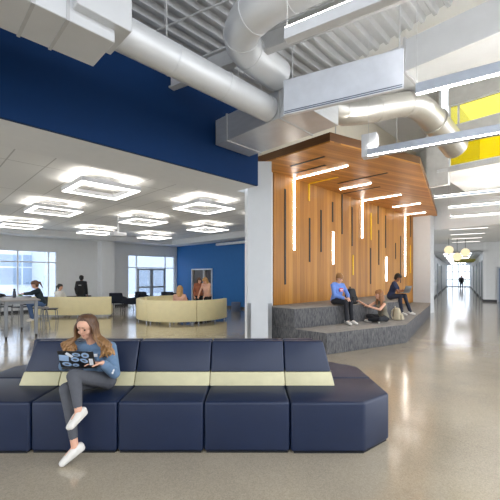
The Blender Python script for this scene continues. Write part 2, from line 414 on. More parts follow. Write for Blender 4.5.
# lower acoustic ceiling and its perimeter soffit
m = MB(); m.gbox(-9, 12.0, 6.13, 18.4, 3.75, 3.85)
m.build('ceiling_lounge', tile_mat('acoustic_tiles', '#e9ecee', 0.61, 2.44, '#bfc2c4'), kind='structure', smooth=False)
m = MB(); m.gbox(-9, 10.9, 17.3, 18.26, 3.45, 3.74); m.gbox(10.9, 11.83, 6.13, 18.26, 3.45, 3.74)
m.build('ceiling_soffit', M['white'], kind='structure', smooth=False)
# unseen wall behind the viewer, added to block low sky light; open above
m = MB(); m.box((0, -7.0, 2.3), (44, 0.2, 4.6)); m.build('wall_rear_blocker', M['white'], kind='structure', smooth=False)
# column at the end of the beam, with steel corner guards
m = MB(); m.box((0.225, 8.12, 2.18), (0.56, 0.22, 4.36)); c = m.build('column', M['col'], kind='structure', smooth=False)
for x, s in ((-0.055, -1), (0.505, 1)):
    m = MB(); m.box((x + s * 0.004 - s * 0.04, 8.006, 0.56), (0.088, 0.006, 0.96)); m.box((x + s * 0.004, 8.05, 0.56), (0.006, 0.09, 0.96))
    m.build('corner_guard', M['stainless'], c, kind='structure', smooth=False)
m = MB(); m.gbox(5.95, 6.75, 5.86, 6.13, 0, 4.36); m.build('wall_end_pier', M['white'], kind='structure', smooth=False)

# back wall with two windows
def wall_with_holes(name, a0, a1, b0, b1, z1, holes, m_):
    mb = MB(); x = a0
    for (h0, h1, z0, zt) in holes:
        mb.gbox(x, h0, b0, b1, 0, z1)
        if z0 > 0: mb.gbox(h0, h1, b0, b1, 0, z0)
        mb.gbox(h0, h1, b0, b1, zt, z1); x = h1
    mb.gbox(x, a1, b0, b1, 0, z1)
    return mb.build(name, m_, kind='structure', smooth=False)
wall_with_holes('wall_back', -9, 11.9, 18.26, 18.5, 3.75, [(0.9, 5.09, 0.62, 2.84), (8.65, 11.68, 0.0, 2.84)], M['gray'])
m = MB(); m.gbox(7.0, 7.66, 17.7, 18.26, 0, 3.45); m.build('wall_pilaster', M['white'], kind='structure', smooth=False)
m = MB(); m.gbox(-9, 7.0, 18.24, 18.26, 0, 0.1); m.gbox(7.66, 8.65, 18.24, 18.26, 0, 0.1); m.build('baseboard_back', M['base'], kind='structure', smooth=False)
def window(name, a0, a1, z0, z1, vs, hs):
    mb = MB(); t = 0.05
    for x in [a0 + t / 2, a1 - t / 2] + vs: mb.gbox(x - t / 2, x + t / 2, 18.3, 18.4, z0, z1)
    for z in [z0 + t / 2, z1 - t / 2] + hs: mb.gbox(a0, a1, 18.301, 18.399, z - t / 2, z + t / 2)
    fr = mb.build(name, M['alu'], kind='structure', smooth=False)
    mb = MB(); mb.gbox(a0 + 0.02, a1 - 0.02, 18.345, 18.353, z0 + 0.02, z1 - 0.02); mb.build('pane', M['glass'], fr, kind='structure', smooth=False)
    return fr
window('window_1', 0.9, 5.09, 0.62, 2.84, [2.2, 3.5, 4.74], [2.3])
m = MB(); m.gbox(0.8, 6.6, 18.02, 18.26, 0.6, 0.66); m.build('trim_1', M['base'], kind='structure', smooth=False)
window('window_2', 8.65, 11.68, 0.02, 2.84, [9.19, 11.04], [2.12])
for i, (x0, x1) in enumerate(((9.23, 10.11), (10.12, 11.0))):
    mb = MB(); t = 0.09
    for x in (x0, x1 - t): mb.gbox(x, x + t, 18.27, 18.32, 0.02, 2.07)
    for z in (0.02, 0.95, 1.98): mb.gbox(x0, x1, 18.271, 18.319, z, z + t)
    d = mb.build('door_%d' % (i + 1), M['alu_dark'], kind='structure', smooth=False)
    mb = MB(); mb.gbox(x0 + t, x1 - t, 18.29, 18.296, 0.11, 1.98); mb.build('pane', M['glass'], d, kind='structure', smooth=False)
    xh = x1 - 0.06 if i == 0 else x0 + 0.06
    mb = MB(); mb.tube([G(xh, 18.23, 0.9), G(xh, 18.23, 1.2)], 0.012); mb.build('handle', M['stainless'], d, kind='structure')

# blue far wall with its door
holes = [(14.6, 16.65)]
m = MB()
D0, D1 = 14.74, 16.66       # door opening along b
m.gbox(11.83, 12.0, 6.13, D0, 0, 3.75); m.gbox(11.83, 12.0, D1, 18.26, 0, 3.75); m.gbox(11.83, 12.0, D0, D1, 2.06, 3.75)
m.build('wall_blue_far', M['blue'], kind='structure', smooth=False)
m = MB()
for b0, b1, z0, z1 in ((D0, D0 + 0.07, 0, 2.06), (D1 - 0.07, D1, 0, 2.06), (D0, D1, 1.99, 2.06), (15.48, 15.54, 0, 2.0)):
    m.gbox(11.78, 11.95, b0, b1, z0, z1)
d = m.build('door_3', M['alu'], kind='structure', smooth=False)
m = MB(); m.gbox(11.88, 11.92, 15.54, D1 - 0.07, 0.01, 1.99); m.build('door_leaf', mat('dark_door', '#5a5350', 0.4), d, kind='structure', smooth=False)
m = MB(); m.gbox(11.9, 11.91, D0 + 0.07, 15.48, 0.01, 1.99); m.build('pane', M['dark_glass'], d, kind='structure', smooth=False)
m = MB(); m.gbox(11.81, 11.83, 6.13, D0, 0, 0.1); m.gbox(11.81, 11.83, D1, 18.26, 0, 0.1); m.build('baseboard_blue', M['base'], kind='structure', smooth=False)
m = MB(); m.gbox(6.75, 11.83, 6.0, 6.13, 0, 5.6); m.build('wall_lounge_side', M['white'], kind='structure', smooth=False)

# wood feature wall
WB = 5.82
m = MB(); m.gbox(6.7, 16.42, WB, WB + 0.06, 0, 4.37); ww = m.build('wall_wood', M['wood_wall'], kind='structure', smooth=False)
m = MB(); m.gbox(5.24, 17.2, WB + 0.07, WB + 0.18, 4.37, 8.0); m.build('wall_above_canopy', M['beige'], kind='structure', smooth=False)
def wa(u):                                     # where along the wall a vertical strip stands
    k = (u - 250) / 342; Y = WB / Q / (1 - k); return (k * Y + Y) * Q, Y
def strip_on_wall(u, v0, v1):
    a, Y = wa(u); return a, 1.7 + (275 - v1) / 342 * Y, 1.7 + (275 - v0) / 342 * Y
SW = 0.07
ZC = 4.36
for u, v0, v1 in ((285, 189, 284.5), (309.5, 218, 262), (321, 210, 252), (332.5, 202, 222), (342, 193.5, 234), (352, 207, 246), (370.5, 248, 284), (378, 205, 224), (378.7, 230, 265), (385.5, 215.5, 248), (395.5, 243, 259), (400.5, 236, 283), (410.5, 216, 237)):
    a, z0, z1 = strip_on_wall(u, v0, v1)
    mb = MB(); mb.gbox(a - SW / 2, a + SW / 2, WB - 0.012, WB + 0.004, z0, min(z1, ZC - 0.005)); mb.build('dark_inlay', M['black'], ww, kind='structure', smooth=False)
for u, v0, v1 in ((309, 184, 201), (371, 213, 240), (353, 255, 275), (410.3, 245, 273)):
    a, z0, z1 = strip_on_wall(u, v0, v1)
    mb = MB(); mb.gbox(a - SW / 2, a + SW / 2, WB - 0.014, WB + 0.004, z0, min(z1, ZC - 0.005)); mb.build('yellow_inlay', M['yellow'], ww, kind='structure', smooth=False)

# canopy
CAN = [(0.10, 8.35), (1.60, 6.84), (4.11, 8.27), (8.43, 15.40), (7.55, 15.79)]
ct = thing('wood_canopy', 'oak plank canopy hanging over the carpeted steps', 'canopy', (4.0, 10.0, ZC))
m = MB(); m.prism(CAN, ZC, ZC + 0.03); m.build('soffit', M['wood_ceil'], ct, smooth=False)
m = MB()
m.prism([(p[0], p[1]) for p in CAN], ZC + 0.03, ZC + 0.2); m.build('fascia', M['fascia'], ct, smooth=False)
for p in ((1.9, 7.6), (3.6, 8.4)):
    m = MB(); m.tube([(p[0], p[1], ZC + 0.2), (p[0], p[1], zdeck((p[1] - p[0]) * Q) + 0.02)], 0.012, 6); m.build('hanger_rod', M['steel'], ct)
def on_can(u, v):
    Y = (ZC - 1.7) * 342 / (275 - v); X = (u - 250) / 342 * Y
    return (X + Y) * Q, (Y - X) * Q
def can_strip(mb, u0, v0, u1, v1, th, SW=0.07):
    a0, b0 = on_can(u0, v0); a1, b1 = on_can(u1, v1); am = (a0 + a1) / 2
    mb.gbox(am - SW / 2, am + SW / 2, min(b0, b1), min(max(b0, b1), WB - 0.0), ZC - th, ZC - 0.001)
    return am
for q in ((290, 166, 325, 156.5), (294, 173, 326, 165), (337, 183, 388.5, 173), (343.5, 193.5, 380, 186.5)):
    mb = MB(); can_strip(mb, *q, 0.01); mb.build('dark_inlay', M['black'], ct, smooth=False)
mb = MB(); can_strip(mb, 309.5, 183.5, 338, 177, 0.012); mb.build('yellow_inlay', M['yellow'], ct, smooth=False)

# LED lines: on the wall, on the canopy, or folding from one to the other
def led(label, wall=None, can=None):
    t = None
    mb = MB(); hb = MB(); SW = 0.052
    if wall:
        a, z0, z1 = strip_on_wall(*wall); z1 = min(z1, ZC - 0.008)
        if can: z1 = ZC - 0.008
        mb.gbox(a - SW / 2, a + SW / 2, WB - 0.02, WB - 0.002, z0, z1)
        hb.gbox(a - SW / 2 - 0.012, a + SW / 2 + 0.012, WB - 0.006, WB - 0.001, z0 - 0.012, z1)
    if can:
        if wall:
            _, b1 = on_can(can[2], can[3]); b0 = WB - 0.02
            mb.gbox(a - SW / 2, a + SW / 2, b1, b0, ZC - 0.02, ZC - 0.002)
            hb.gbox(a - SW / 2 - 0.012, a + SW / 2 + 0.012, b1 - 0.012, b0, ZC - 0.006, ZC - 0.001)
        else:
            am = can_strip(mb, *can, 0.02, SW)
            a0, b0 = on_can(can[0], can[1]); a1, b1 = on_can(can[2], can[3])
            hb.gbox(am - SW / 2 - 0.012, am + SW / 2 + 0.012, min(b0, b1) - 0.012, max(b0, b1), ZC - 0.006, ZC - 0.001)
    loc = G(a, WB, z0) if wall else G(am, b1, ZC)
    t = thing('strip_light', label, 'strip light', loc, 'light lines in the oak wall and canopy')
    hb.build('mounting_channel', M['fixture'], t, smooth=False); mb.build('diffuser', M['led'], t, smooth=False)
led('long white light line nearest the column, folding from oak wall onto canopy', (294, 178, 250), (294, 178, 348, 165.6))
led('white light line folding from oak wall onto canopy above the woman sitting on the step', (362, 200, 238), (362, 199.5, 400, 194))
led('tall white light line by the white pillar, folding from oak wall onto canopy', (405, 215, 276), (405, 215, 424, 211.6))
led('short white light line on the oak wall above the person in the blue hoodie', (333, 232, 264))
led('short low white light line on the oak wall behind the man in navy', (386.3, 257, 281))
led('white light line on the canopy alone, between two black inlays', None, (340, 189, 371, 183))
led('short white light line on the canopy alone, close to the white pillar', None, (393, 207, 420, 203))

# white pillar where the canopy meets the corridor
m = MB(); m.gbox(16.42, 16.9, 5.08, 6.2, 0, 4.36); m.build('wall_pillar', M['col'], kind='structure', smooth=False)
# header over the corridor, bulkhead and clerestory
m = MB(); m.gbox(17.0, 17.2, -5, 5.9, 3.76, 5.0); m.build('wall_header', M['white'], kind='structure', smooth=False)
m = MB(); m.gbox(11.75, 17.2, -5, 3.45, 4.9, 5.0); m.build('ceiling_bulkhead', M['white'], kind='structure', smooth=False)
CA = 11.75
m = MB()
m.hexa([G(CA, 3.75, 4.5), G(CA + 0.2, 3.75, 4.5), G(CA + 0.2, 3.13, 4.5), G(CA, 3.13, 4.5)], [G(CA, 3.75, 6.2), G(CA + 0.2, 3.75, 6.2), G(CA + 0.2, 3.13, 6.2), G(CA, 3.13, 6.2)])
m.gbox(CA, CA + 0.2, -5, 3.13, 4.86, 5.02); m.gbox(CA, CA + 0.2, -5, 3.13, 5.72, 6.24); m.gbox(CA, CA + 0.2, -5, 3.13, 6.9, 8.2)
m.build('wall_clerestory', mat('light_gray_panel', '#c9c9c7', 0.6), kind='structure', smooth=False)
for n, (z0, z1) in enumerate(((5.02, 5.72), (6.24, 6.9))):
    m = MB()
    for b in (3.1, 2.86 if n else 0.9, 0.9, -1.3, -3.5, -4.97): m.gbox(CA + 0.04, CA + 0.12, b - 0.025, b + 0.025, z0, z1)
    for z in (z0 + 0.02, z1 - 0.02): m.gbox(CA + 0.041, CA + 0.119, -5, 3.12, z - 0.02, z + 0.02)
    f = m.build('window_%d' % (n + 3), M['alu'], kind='structure', smooth=False)
    m = MB(); m.gbox(CA + 0.07, CA + 0.08, -4.98, 3.1, z0 + 0.01, z1 - 0.01); m.build('pane', M['pale_yellow_glass' if n else 'yellow_glass'], f, kind='structure', smooth=False)

# sloping corrugated steel deck
m = MB(); pitch = 0.2; bb = -3.0; prof = []
while bb < 5.95:
    for d, h in ((0, 0), (0.05, 0), (0.085, 0.075), (0.165, 0.075)): prof.append((bb + d, h))
    bb += pitch
rows = [[m.bm.verts.new(G(a, b, zdeck(b) + h)) for (b, h) in prof] for a in (-6, 3, 6.15)]
for r in range(2):
    for i in range(len(prof) - 1):
        m.bm.faces.new((rows[r][i], rows[r][i + 1], rows[r + 1][i + 1], rows[r + 1][i]))
rt = [[m.bm.verts.new(G(a, b, zdeck(b) + 0.14)) for b in (prof[0][0], prof[-1][0])] for a in (-6, 6.15)]
m.bm.faces.new((rt[0][0], rt[0][1], rt[1][1], rt[1][0]))
m.build('ceiling_deck', M['deck'], kind='structure', smooth=False)
m = MB(); m.hexa([G(6.15, -5, 8.2), G(CA + 0.2, -5, 8.2), G(CA + 0.2, 6.0, 7.5), G(6.15, 6.0, 7.5)], [G(6.15, -5, 8.3), G(CA + 0.2, -5, 8.3), G(CA + 0.2, 6.0, 7.6), G(6.15, 6.0, 7.6)])
m.hexa([G(CA + 0.2, 3.4, 7.66), G(17.2, 3.4, 7.66), G(17.2, 6.0, 7.5), G(CA + 0.2, 6.0, 7.5)], [G(CA + 0.2, 3.4, 7.76), G(17.2, 3.4, 7.76), G(17.2, 6.0, 7.6), G(CA + 0.2, 6.0, 7.6)])
m.build('ceiling_upper', M['white'], kind='structure', smooth=False)
m = MB(); m.gbox(CA + 0.2, 17.2, 3.38, 3.45, 5.0, 7.8); m.build('wall_clerestory_side', M['white'], kind='structure', smooth=False)
m = MB(); m.gbox(17.0, 17.2, 3.38, 5.9, 5.0, 7.7); m.build('wall_header_upper', M['white'], kind='structure', smooth=False)
m = MB(); m.hexa([G(6.16, -5, 6.95), G(6.2, -5, 6.95), G(6.2, 6.0, 5.63), G(6.16, 6.0, 5.63)][::-1], [G(6.16, -5, 9.6), G(6.2, -5, 9.6), G(6.2, 6.0, 7.6), G(6.16, 6.0, 7.6)][::-1])
m.build('wall_roof_step', M['gray'], kind='structure', smooth=False)
# steel joists below the deck
def beam_pk(name, p, q, z0, z1, w, m_):
    d = (Vector(q) - Vector(p)); ang = math.atan2(d.y, d.x); c = (Vector(p) + Vector(q)) / 2; L = d.length
    mb = MB()
    mb.box((c.x, c.y, z0 + 0.012), (L, w, 0.024), ang); mb.box((c.x, c.y, z1 - 0.012), (L, w, 0.024), ang); mb.box((c.x, c.y, (z0 + z1) / 2), (L, 0.02, z1 - z0 - 0.046), ang)
    return mb.build(name, m_, kind='structure', smooth=False)
beam_pk('ceiling_joist', (-1.28, 5.56, 0), (2.9, 3.0, 0), 4.72, 5.0, 0.12, M['steel'])

# corridor
m = MB(); m.hexa([G(17.2, 5.95, 3.78), K(26.4, -1.9, 3.78), K(26.4, 9, 3.78), G(17.2, -5, 3.78)], [G(17.2, 5.95, 3.9), K(26.4, -1.9, 3.9), K(26.4, 9, 3.9), G(17.2, -5, 3.9)])
m.build('ceiling_corridor', M['gray'], kind='structure', smooth=False)
m = MB(); m.kbox(26.4, 57.4, -1.8, 1.5, 3.2, 3.3); m.build('ceiling_corridor_far', M['gray'], kind='structure', smooth=False)
m = MB(); m.kbox(26.4, 26.6, -1.6, 1.3, 3.2, 3.8); m.build('wall_corridor_beam', M['gray'], kind='structure', smooth=False)
m = MB(); m.kbox(18.6, 57.4, -1.75, -1.59, 0, 3.8); m.build('wall_corridor_left', M['gray'], kind='structure', smooth=False)
m = MB(); m.kbox(26.4, 57.4, 1.29, 1.45, 0, 3.8); m.build('wall_corridor_right', M['white'], kind='structure', smooth=False)
m = MB(); m.kbox(26.4, 26.56, 1.45, 9, 0, 3.8); m.build('wall_right', M['gray'], kind='structure', smooth=False)
m = MB(); m.kbox(26.38, 26.4, 1.29, 9, 0, 0.14); m.kbox(18.6, 57.2, -1.59, -1.57, 0, 0.14); m.kbox(26.4, 57.2, 1.27, 1.29, 0, 0.14)
m.build('baseboard_corridor', M['base'], kind='structure', smooth=False)
n = 4
for (s0, s1, o) in ((22.9, 23.9, -1.59), (24.8, 25.8, -1.59), (32, 33, -1.59), (39, 40, -1.59), (27.3, 28.3, 1.29), (30.5, 31.5, 1.29), (36, 37, 1.29), (43, 44, 1.29)):
    sg = 1 if o < 0 else -1
    mb = MB(); 
    for q0, q1, z0, z1 in ((s0 - 0.06, s0, 0, 2.6), (s1, s1 + 0.06, 0, 2.6), (s0 - 0.06, s1 + 0.06, 2.6, 2.66), (s0, s1, 2.1, 2.15)):
        mb.kbox(q0, q1, min(o, o + sg * 0.04), max(o, o + sg * 0.04), z0, z1)
    d = mb.build('door_%d' % n, M['alu_dark'], kind='structure', smooth=False); n += 1
    mb = MB(); mb.kbox(s0, s1, min(o, o + sg * 0.02), max(o, o + sg * 0.02), 0.01, 2.1); mb.build('door_leaf', M['door_gray'], d, kind='structure', smooth=False)
    mb = MB(); mb.kbox(s0, s1, min(o, o + sg * 0.015), max(o, o + sg * 0.015), 2.15, 2.6); mb.build('pane', M['ext_glass'], d, kind='structure', smooth=False)
    hp = K(s0 + 0.12, o + sg * 0.06, 1.0); mb = MB(); mb.tube([K(s0 + 0.08, o + sg * 0.05, 1.0), K(s0 + 0.22, o + sg * 0.05, 1.0)], 0.012); mb.build('handle', M['stainless'], d, kind='structure')
mb = MB()
for q0, q1, z0, z1 in ((2.0, 2.08, 0, 2.2), (3.0, 3.08, 0, 2.2), (2.0, 3.08, 2.12, 2.2)): mb.kbox(26.34, 26.42, q0, q1, z0, z1)
d = mb.build('door_%d' % n, M['alu_dark'], kind='structure', smooth=False); n += 1
mb = MB(); mb.kbox(26.37, 26.41, 2.08, 3.0, 0.01, 2.12); mb.build('door_leaf', mat('slate_blue_door', '#6f7f99', 0.5), d, kind='structure', smooth=False)
# glazed entrance at the far end
mb = MB()
for o in (-1.56, -0.9, -0.1, 0.65, 1.26): mb.kbox(57.2, 57.32, o - 0.05, o + 0.05, 0, 3.2)
for z in (0.06, 1.05, 2.15, 3.15): mb.kbox(57.201, 57.319, -1.59, 1.29, z - 0.05, z + 0.05)
d = mb.build('door_%d' % n, M['alu_dark'], kind='structure', smooth=False)
mb = MB(); mb.kbox(57.25, 57.26, -1.56, 1.26, 0.05, 3.15); mb.build('pane', M['glass'], d, kind='structure', smooth=False)
# added fill lines brighten the far corridor; the nearer recessed lines follow
for i, s in enumerate((28, 31.5, 35.5, 40, 45, 50, 54)):
    t = thing('recessed_or_fill_light', 'added fill line light in the far corridor ceiling, ' + ('first past the globes', 'second past the globes', 'third past the globes', 'fourth past the globes', 'fifth past the globes', 'second from the glazed entrance', 'nearest the glazed entrance')[i], 'ceiling light', K(s, 0, 3.2), 'recessed lights in the corridor ceiling')
    mb = MB(); mb.kbox(s - 0.05, s + 0.05, -1.02, 0.72, 3.194, 3.2); mb.build('trim_frame', M['fixture'], t, smooth=False)  # trim of the added fill line
    mb = MB(); mb.kbox(s - 0.025, s + 0.025, -0.99, 0.69, 3.19, 3.195); mb.build('diffuser', M['corr_fill'], t, smooth=False)
for i, s in enumerate((17.2, 19.5, 21.9, 24.3)):
    p0 = K(s + 0.9, 0.35, 3.78)
    t = thing('recessed_or_fill_light', ['recessed white light line in the corridor ceiling, nearest the header', 'recessed white light line in the corridor ceiling, second from the header', 'recessed white light line in the corridor ceiling, third from the header', 'recessed white light line in the corridor ceiling, farthest from the header'][i], 'ceiling light', p0, 'recessed lights in the corridor ceiling')
    mb = MB(); mb.kbox(s + 0.84, s + 0.96, -0.42, 1.08, 3.765, 3.78); mb.build('trim_frame', M['fixture'], t, smooth=False)
    mb = MB(); mb.kbox(s + 0.87, s + 0.93, -0.39, 1.05, 3.757, 3.766); mb.build('diffuser', M['soft_led'], t, smooth=False)
# globes
for lab, s, o, z in (('round glowing globe pendant in the corridor, leftmost of three', 22.4, -0.52, 3.12), ('round glowing globe pendant in the corridor, lowest of three', 22.9, -0.12, 2.74), ('round glowing globe pendant in the corridor, rightmost of three', 23.3, 0.28, 3.0)):
    t = thing('globe_pendant', lab, 'pendant light', K(s, o, z), 'globe pendants in the corridor')
    mb = MB(); mb.ball(K(s, o, z), 0.235, seg=20, rings=14); mb.build('globe', M['globe'], t)
    mb = MB(); mb.tube([K(s, o, z + 0.23), K(s, o, 3.78)], 0.01, 6); mb.build('cord', M['rubber'], t)
    mb = MB(); mb.cyl(K(s, o, z + 0.22), K(s, o, z + 0.28), 0.05, 12); mb.build('cap', M['steel'], t)
for i, s in enumerate((33, 35, 37)):
    t = thing('ceiling_baffle', 'olive yellow baffle under the corridor ceiling, ' + ('nearest of three', 'middle of three', 'farthest of three')[i], 'baffle', K(s, 0.1, 2.9), 'baffles along the corridor')
    mb = MB(); mb.kbox(s, s + 0.5, -0.4, 1.1, 2.86, 3.0); mb.build('board', M['green_yellow'], t, smooth=False)
    for o in (-0.2, 0.9):
        mb = MB(); mb.tube([K(s + 0.25, o, 3.0), K(s + 0.25, o, 3.2)], 0.008, 6); mb.build('hanger_rod', M['steel'], t)

# ---------------------------------------------------------------- ducts
def top_at(x, y):
    a, b = (x + y) * Q, (y - x) * Q
    if 6.1 < a < 7.25 and -1.5 < b < 3.65: return 5.248
    if a > CA - 0.02: return 4.9
    if a > 6.1: return 7.5 + 0.0636 * (6.0 - b) + 0.02
    return zdeck(b) + 0.02
def rods(t, pts, z0, r=0.009, name='hanger_rod'):
    for p in pts:
        mb = MB(); mb.tube([(p[0], p[1], z0), (p[0], p[1], top_at(p[0], p[1]))], r, 6); mb.build(name, M['steel'], t)
# rectangular run above the blue wall
t = thing('rectangular_duct', 'boxy white supply duct high on the left along the blue wall', 'duct', G(0.4, 3.6, 4.0))
m = MB(); m.gbox(-2.5, 0.42, 3.28, 3.93, 3.97, 4.75); m.build('wide_section', M['duct'], t, 0.008, 1)
m = MB(); m.gbox(0.42, 1.45, 3.34, 3.9, 4.0, 4.6); m.build('narrow_section', M['duct'], t, 0.008, 1)
for a, e in ((0.42, 0.04), (0.75, 0.008), (1.02, 0.008)):
    m = MB(); m.gbox(a - 0.014, a + 0.014, 3.34 - e, 3.9 + e, 4.0 - e, 4.6 + e); m.build('flange', M['steel'], t, smooth=False)
m = MB(); m.gbox(1.06, 1.58, 3.24, 3.75, 4.12, 4.7); m.build('damper_box', M['duct'], t, 0.008, 1)
rods(t, [G(-0.4, 3.3), G(-0.4, 3.9), G(1.0, 3.62)], 4.6)
# round run
t = thing('round_duct', 'long white round duct slanting beneath the steel deck', 'duct', G(2.8, 3.62, 4.1))
m = MB(); m.tube([G(1.59, 3.62, 4.33), G(4.04, 3.62, 4.32)], 0.188, 32); m.build('pipe', M['duct'], t)
for a in (2.3, 3.1, 3.94):
    m = MB(); m.tube([G(a - 0.012, 3.62, 4.33), G(a + 0.012, 3.62, 4.325)], 0.195, 32); m.build('seam_band', M['duct'], t)
rods(t, [G(2.2, 3.62), G(3.5, 3.62)], 4.49)
# cross duct box
t = thing('rectangular_duct', 'low boxy duct the round duct runs into, beside the oak canopy', 'duct', G(4.5, 4.2, 4.12))
m = MB(); m.gbox(4.05, 4.93, 2.9, 4.96, 4.12, 4.58); m.build('casing', M['duct_blue'], t, 0.008, 1)
for b in (3.4, 4.62):
    m = MB(); m.gbox(4.035, 4.945, b, b + 0.03, 4.105, 4.595); m.build('flange', M['steel'], t, smooth=False)
rods(t, [G(4.2, 4.5), G(4.8, 4.5)], 4.58)
# suspended panel with a slotted lower edge
PA, PB = Vector((0.47, 4.82, 0)), Vector((1.85, 4.12, 0))
pd = (PB - PA).normalized(); pn_ = Vector((-pd.y, pd.x, 0)); pang = math.atan2(pd.y, pd.x); PC = (PA + PB) / 2
t = thing('hanging_panel', 'large pale gray panel hanging in front of the low boxy duct', 'panel', (PC.x, PC.y, 3.956))
m = MB(); m.box(PC + pn_ * 0.03 + Vector((0, 0, 4.205)), ((PB - PA).length, 0.05, 0.48), pang); m.build('face_panel', M['panel'], t, 0.004, 1)
for z in (3.975, 4.0):
    m = MB(); m.box(PC + pn_ * 0.003 + Vector((0, 0, z)), ((PB - PA).length - 0.03, 0.008, 0.01), pang); m.build('slot_vent', M['slot'], t, smooth=False)
m = MB(); m.box(PC + pn_ * 0.03 + Vector((0, 0, 3.958)), ((PB - PA).length, 0.06, 0.012), pang); m.build('edge_rail', M['fixture'], t, smooth=False)
rods(t, [PA.lerp(PB, 0.08) + pn_ * 0.03, PA.lerp(PB, 0.97) + pn_ * 0.03], 4.44)
# elbow duct
def bend(pts, n=10):
    """round off a polyline with quadratic corners"""
    pts = [Vector(p) for p in pts]; out = [pts[0]]
    for i in range(1, len(pts) - 1):
        a, b, c = pts[i - 1], pts[i], pts[i + 1]; p = (a + b) / 2 if i > 1 else a.lerp(b, 0.45); q = (b + c) / 2 if i < len(pts) - 2 else b.lerp(c, 0.55)
        for k in range(n + 1):
            x = k / n; out.append(p * (1 - x) ** 2 + b * 2 * x * (1 - x) + q * x * x)
    out.append(pts[-1]); return out
t = thing('elbow_duct', 'big white round duct bending back on itself above centre', 'duct', (0.1, 4.2, 4.3))
pth = bend([(1.4, 3.05, 4.77), (-0.435, 4.22, 4.77), (0.43, 5.27, 4.77)], 14)
m = MB(); m.tube(pth, 0.228, 32); m.build('pipe', M['duct'], t)
for i in (2, 6, 10, 14):
    d = (pth[i + 1] - pth[i - 1]).normalized() * 0.012
    m = MB(); m.tube([pth[i] - d, pth[i] + d], 0.235, 32); m.build('seam_band', M['duct'], t)
rods(t, [(0.6, 3.56)], 4.95)
# silver S duct
t = thing('spiral_duct', 'bare silver round duct snaking past the canopy front', 'duct', (2.5, 6.2, 4.5))
k_ = 1.1
def far_(x, y, z): return ((x - 0.12) * k_, y * k_, 1.7 + (z - 1.7) * k_)
pth = bend([far_(1.35, 5.75, 4.9), far_(1.48, 5.72, 4.42), far_(1.95, 5.8, 4.45), far_(2.5, 5.9, 4.6), far_(2.98, 6.0, 4.72), far_(3.42, 6.3, 4.66), far_(4.3, 6.95, 4.28)], 8)
m = MB(); m.tube(pth, [0.225 + 0.03 * max(0, (x - len(pth) * 0.7)) / (len(pth) * 0.3) for x in range(len(pth))], 28); m.build('pipe', M['silver'], t)
for i in (3, 9, 20, 30, 42):
    d = (pth[i + 1] - pth[i - 1]).normalized() * 0.01
    m = MB(); m.tube([pth[i] - d, pth[i] + d], 0.235 + 0.001 * i if i > 35 else 0.232, 28); m.build('seam_band', M['silver'], t)
rods(t, [(2.45, 6.44)], 5.0)
# big trunk duct, upper right
t = thing('trunk_duct', 'wide white trunk duct crossing the upper right under the deck', 'duct', G(6.7, 2.0, 5.3))
m = MB(); m.gbox(6.12, 7.2, 2.32, 3.6, 5.25, 5.74); m.gbox(6.12, 7.2, -1.5, 2.3, 5.25, 5.8); m.build('casing', M['duct'], t, 0.01, 1)
m = MB(); m.gbox(6.09, 7.23, 2.29, 2.33, 5.22, 5.83); m.build('flange', M['steel'], t, smooth=False)
for p_ in (G(6.3, 1.0), G(7.0, 1.0)):
    m = MB(); m.tube([(p_.x, p_.y, 5.8), (p_.x, p_.y, 7.8)], 0.009, 6); m.build('hanger_rod', M['steel'], t)

# conduits under the deck
def conduit(label, p, q, r, m_=None):
    o = MB(); o.tube([p, q], r, 10)
    t = thing('conduit', label, 'pipe', p, 'pipes under the deck'); o.build('pipe', m_ or M['steel'], t)
    for k in (0.25, 0.75):
        c = Vector(p).lerp(Vector(q), k); rods(t, [c], c.z, 0.005)
conduit('thin pale pipe under the deck, upper of the two by the blue wall', K(2.3, -3.6, 5.35), K(2.55, -1.6, 5.35), 0.018)
conduit('thin pale pipe under the deck, lower of the two by the blue wall', K(3.6, -4.2, 5.35), K(3.75, -2.2, 5.35), 0.014)
conduit('gray pipe above the plenum, nearer of the pair', (0.45, 3.95, 4.98), (2.3, 3.05, 5.1), 0.035)
conduit('pale pipe above the plenum, farther of the pair', (0.62, 4.1, 5.0), (2.6, 3.15, 5.1), 0.035)

# ---------------------------------------------------------------- pendant lights
def bar(label, p, length, h=0.1, w_=0.075, z=3.75, ext=None, box=False, up=False, dif=None):
    p = Vector(p); s, o = p.dot(CD), p.dot(CP)
    t = thing('linear_pendant', label, 'pendant light', K(s, o + length / 2, z), 'linear pendants of the atrium')
    m = MB(); m.kbox(s - w_ / 2, s + w_ / 2, o, o + length, z + 0.004, z + h); m.build('housing', M['fixture' if up else 'fix_gray'], t, 0.004, 1)
    if not up:
        m = MB(); m.kbox(s - 0.02, s + 0.02, o + 0.02, o + length - 0.02, z + h - 0.002, z + h + 0.004); m.build('uplight', M['bar_up'], t, smooth=False)
    dz = h if up else 0.0; dw = dif or (w_ - 0.03)
    m = MB(); m.kbox(s - w_ / 2 + 0.004, s - w_ / 2 + 0.004 + dw, o + 0.01, o + length - 0.01, z + dz - 0.002, z + dz + 0.006); m.build('diffuser', M['soft_led' if h < 0.08 else 'bar_led'], t, smooth=False)
    for d in (0.01, length - 0.3): rods(t, [K(s, o + d)], z + h - 0.002, 0.003, 'hanging_wire')
    if box:
        m = MB(); m.kbox(s + 0.02, s + 0.2, o - 0.12, o + 0.14, z + 0.02, z + 0.42); m.build('driver_box', M['fixture'], t, 0.01, 2)
bar('linear pendant crossing the top centre in front of the elbow duct', (0.318, 3.02), 2.0, h=0.105, w_=0.09, up=True)
bar('linear pendant at the upper right in front of the trunk duct', (1.89, 3.9), 2.2, h=0.12)
bar('linear pendant with white end box, in front of the yellow glazing', (2.05, 5.94), 3.0, h=0.12, w_=0.17, box=True, dif=0.045)
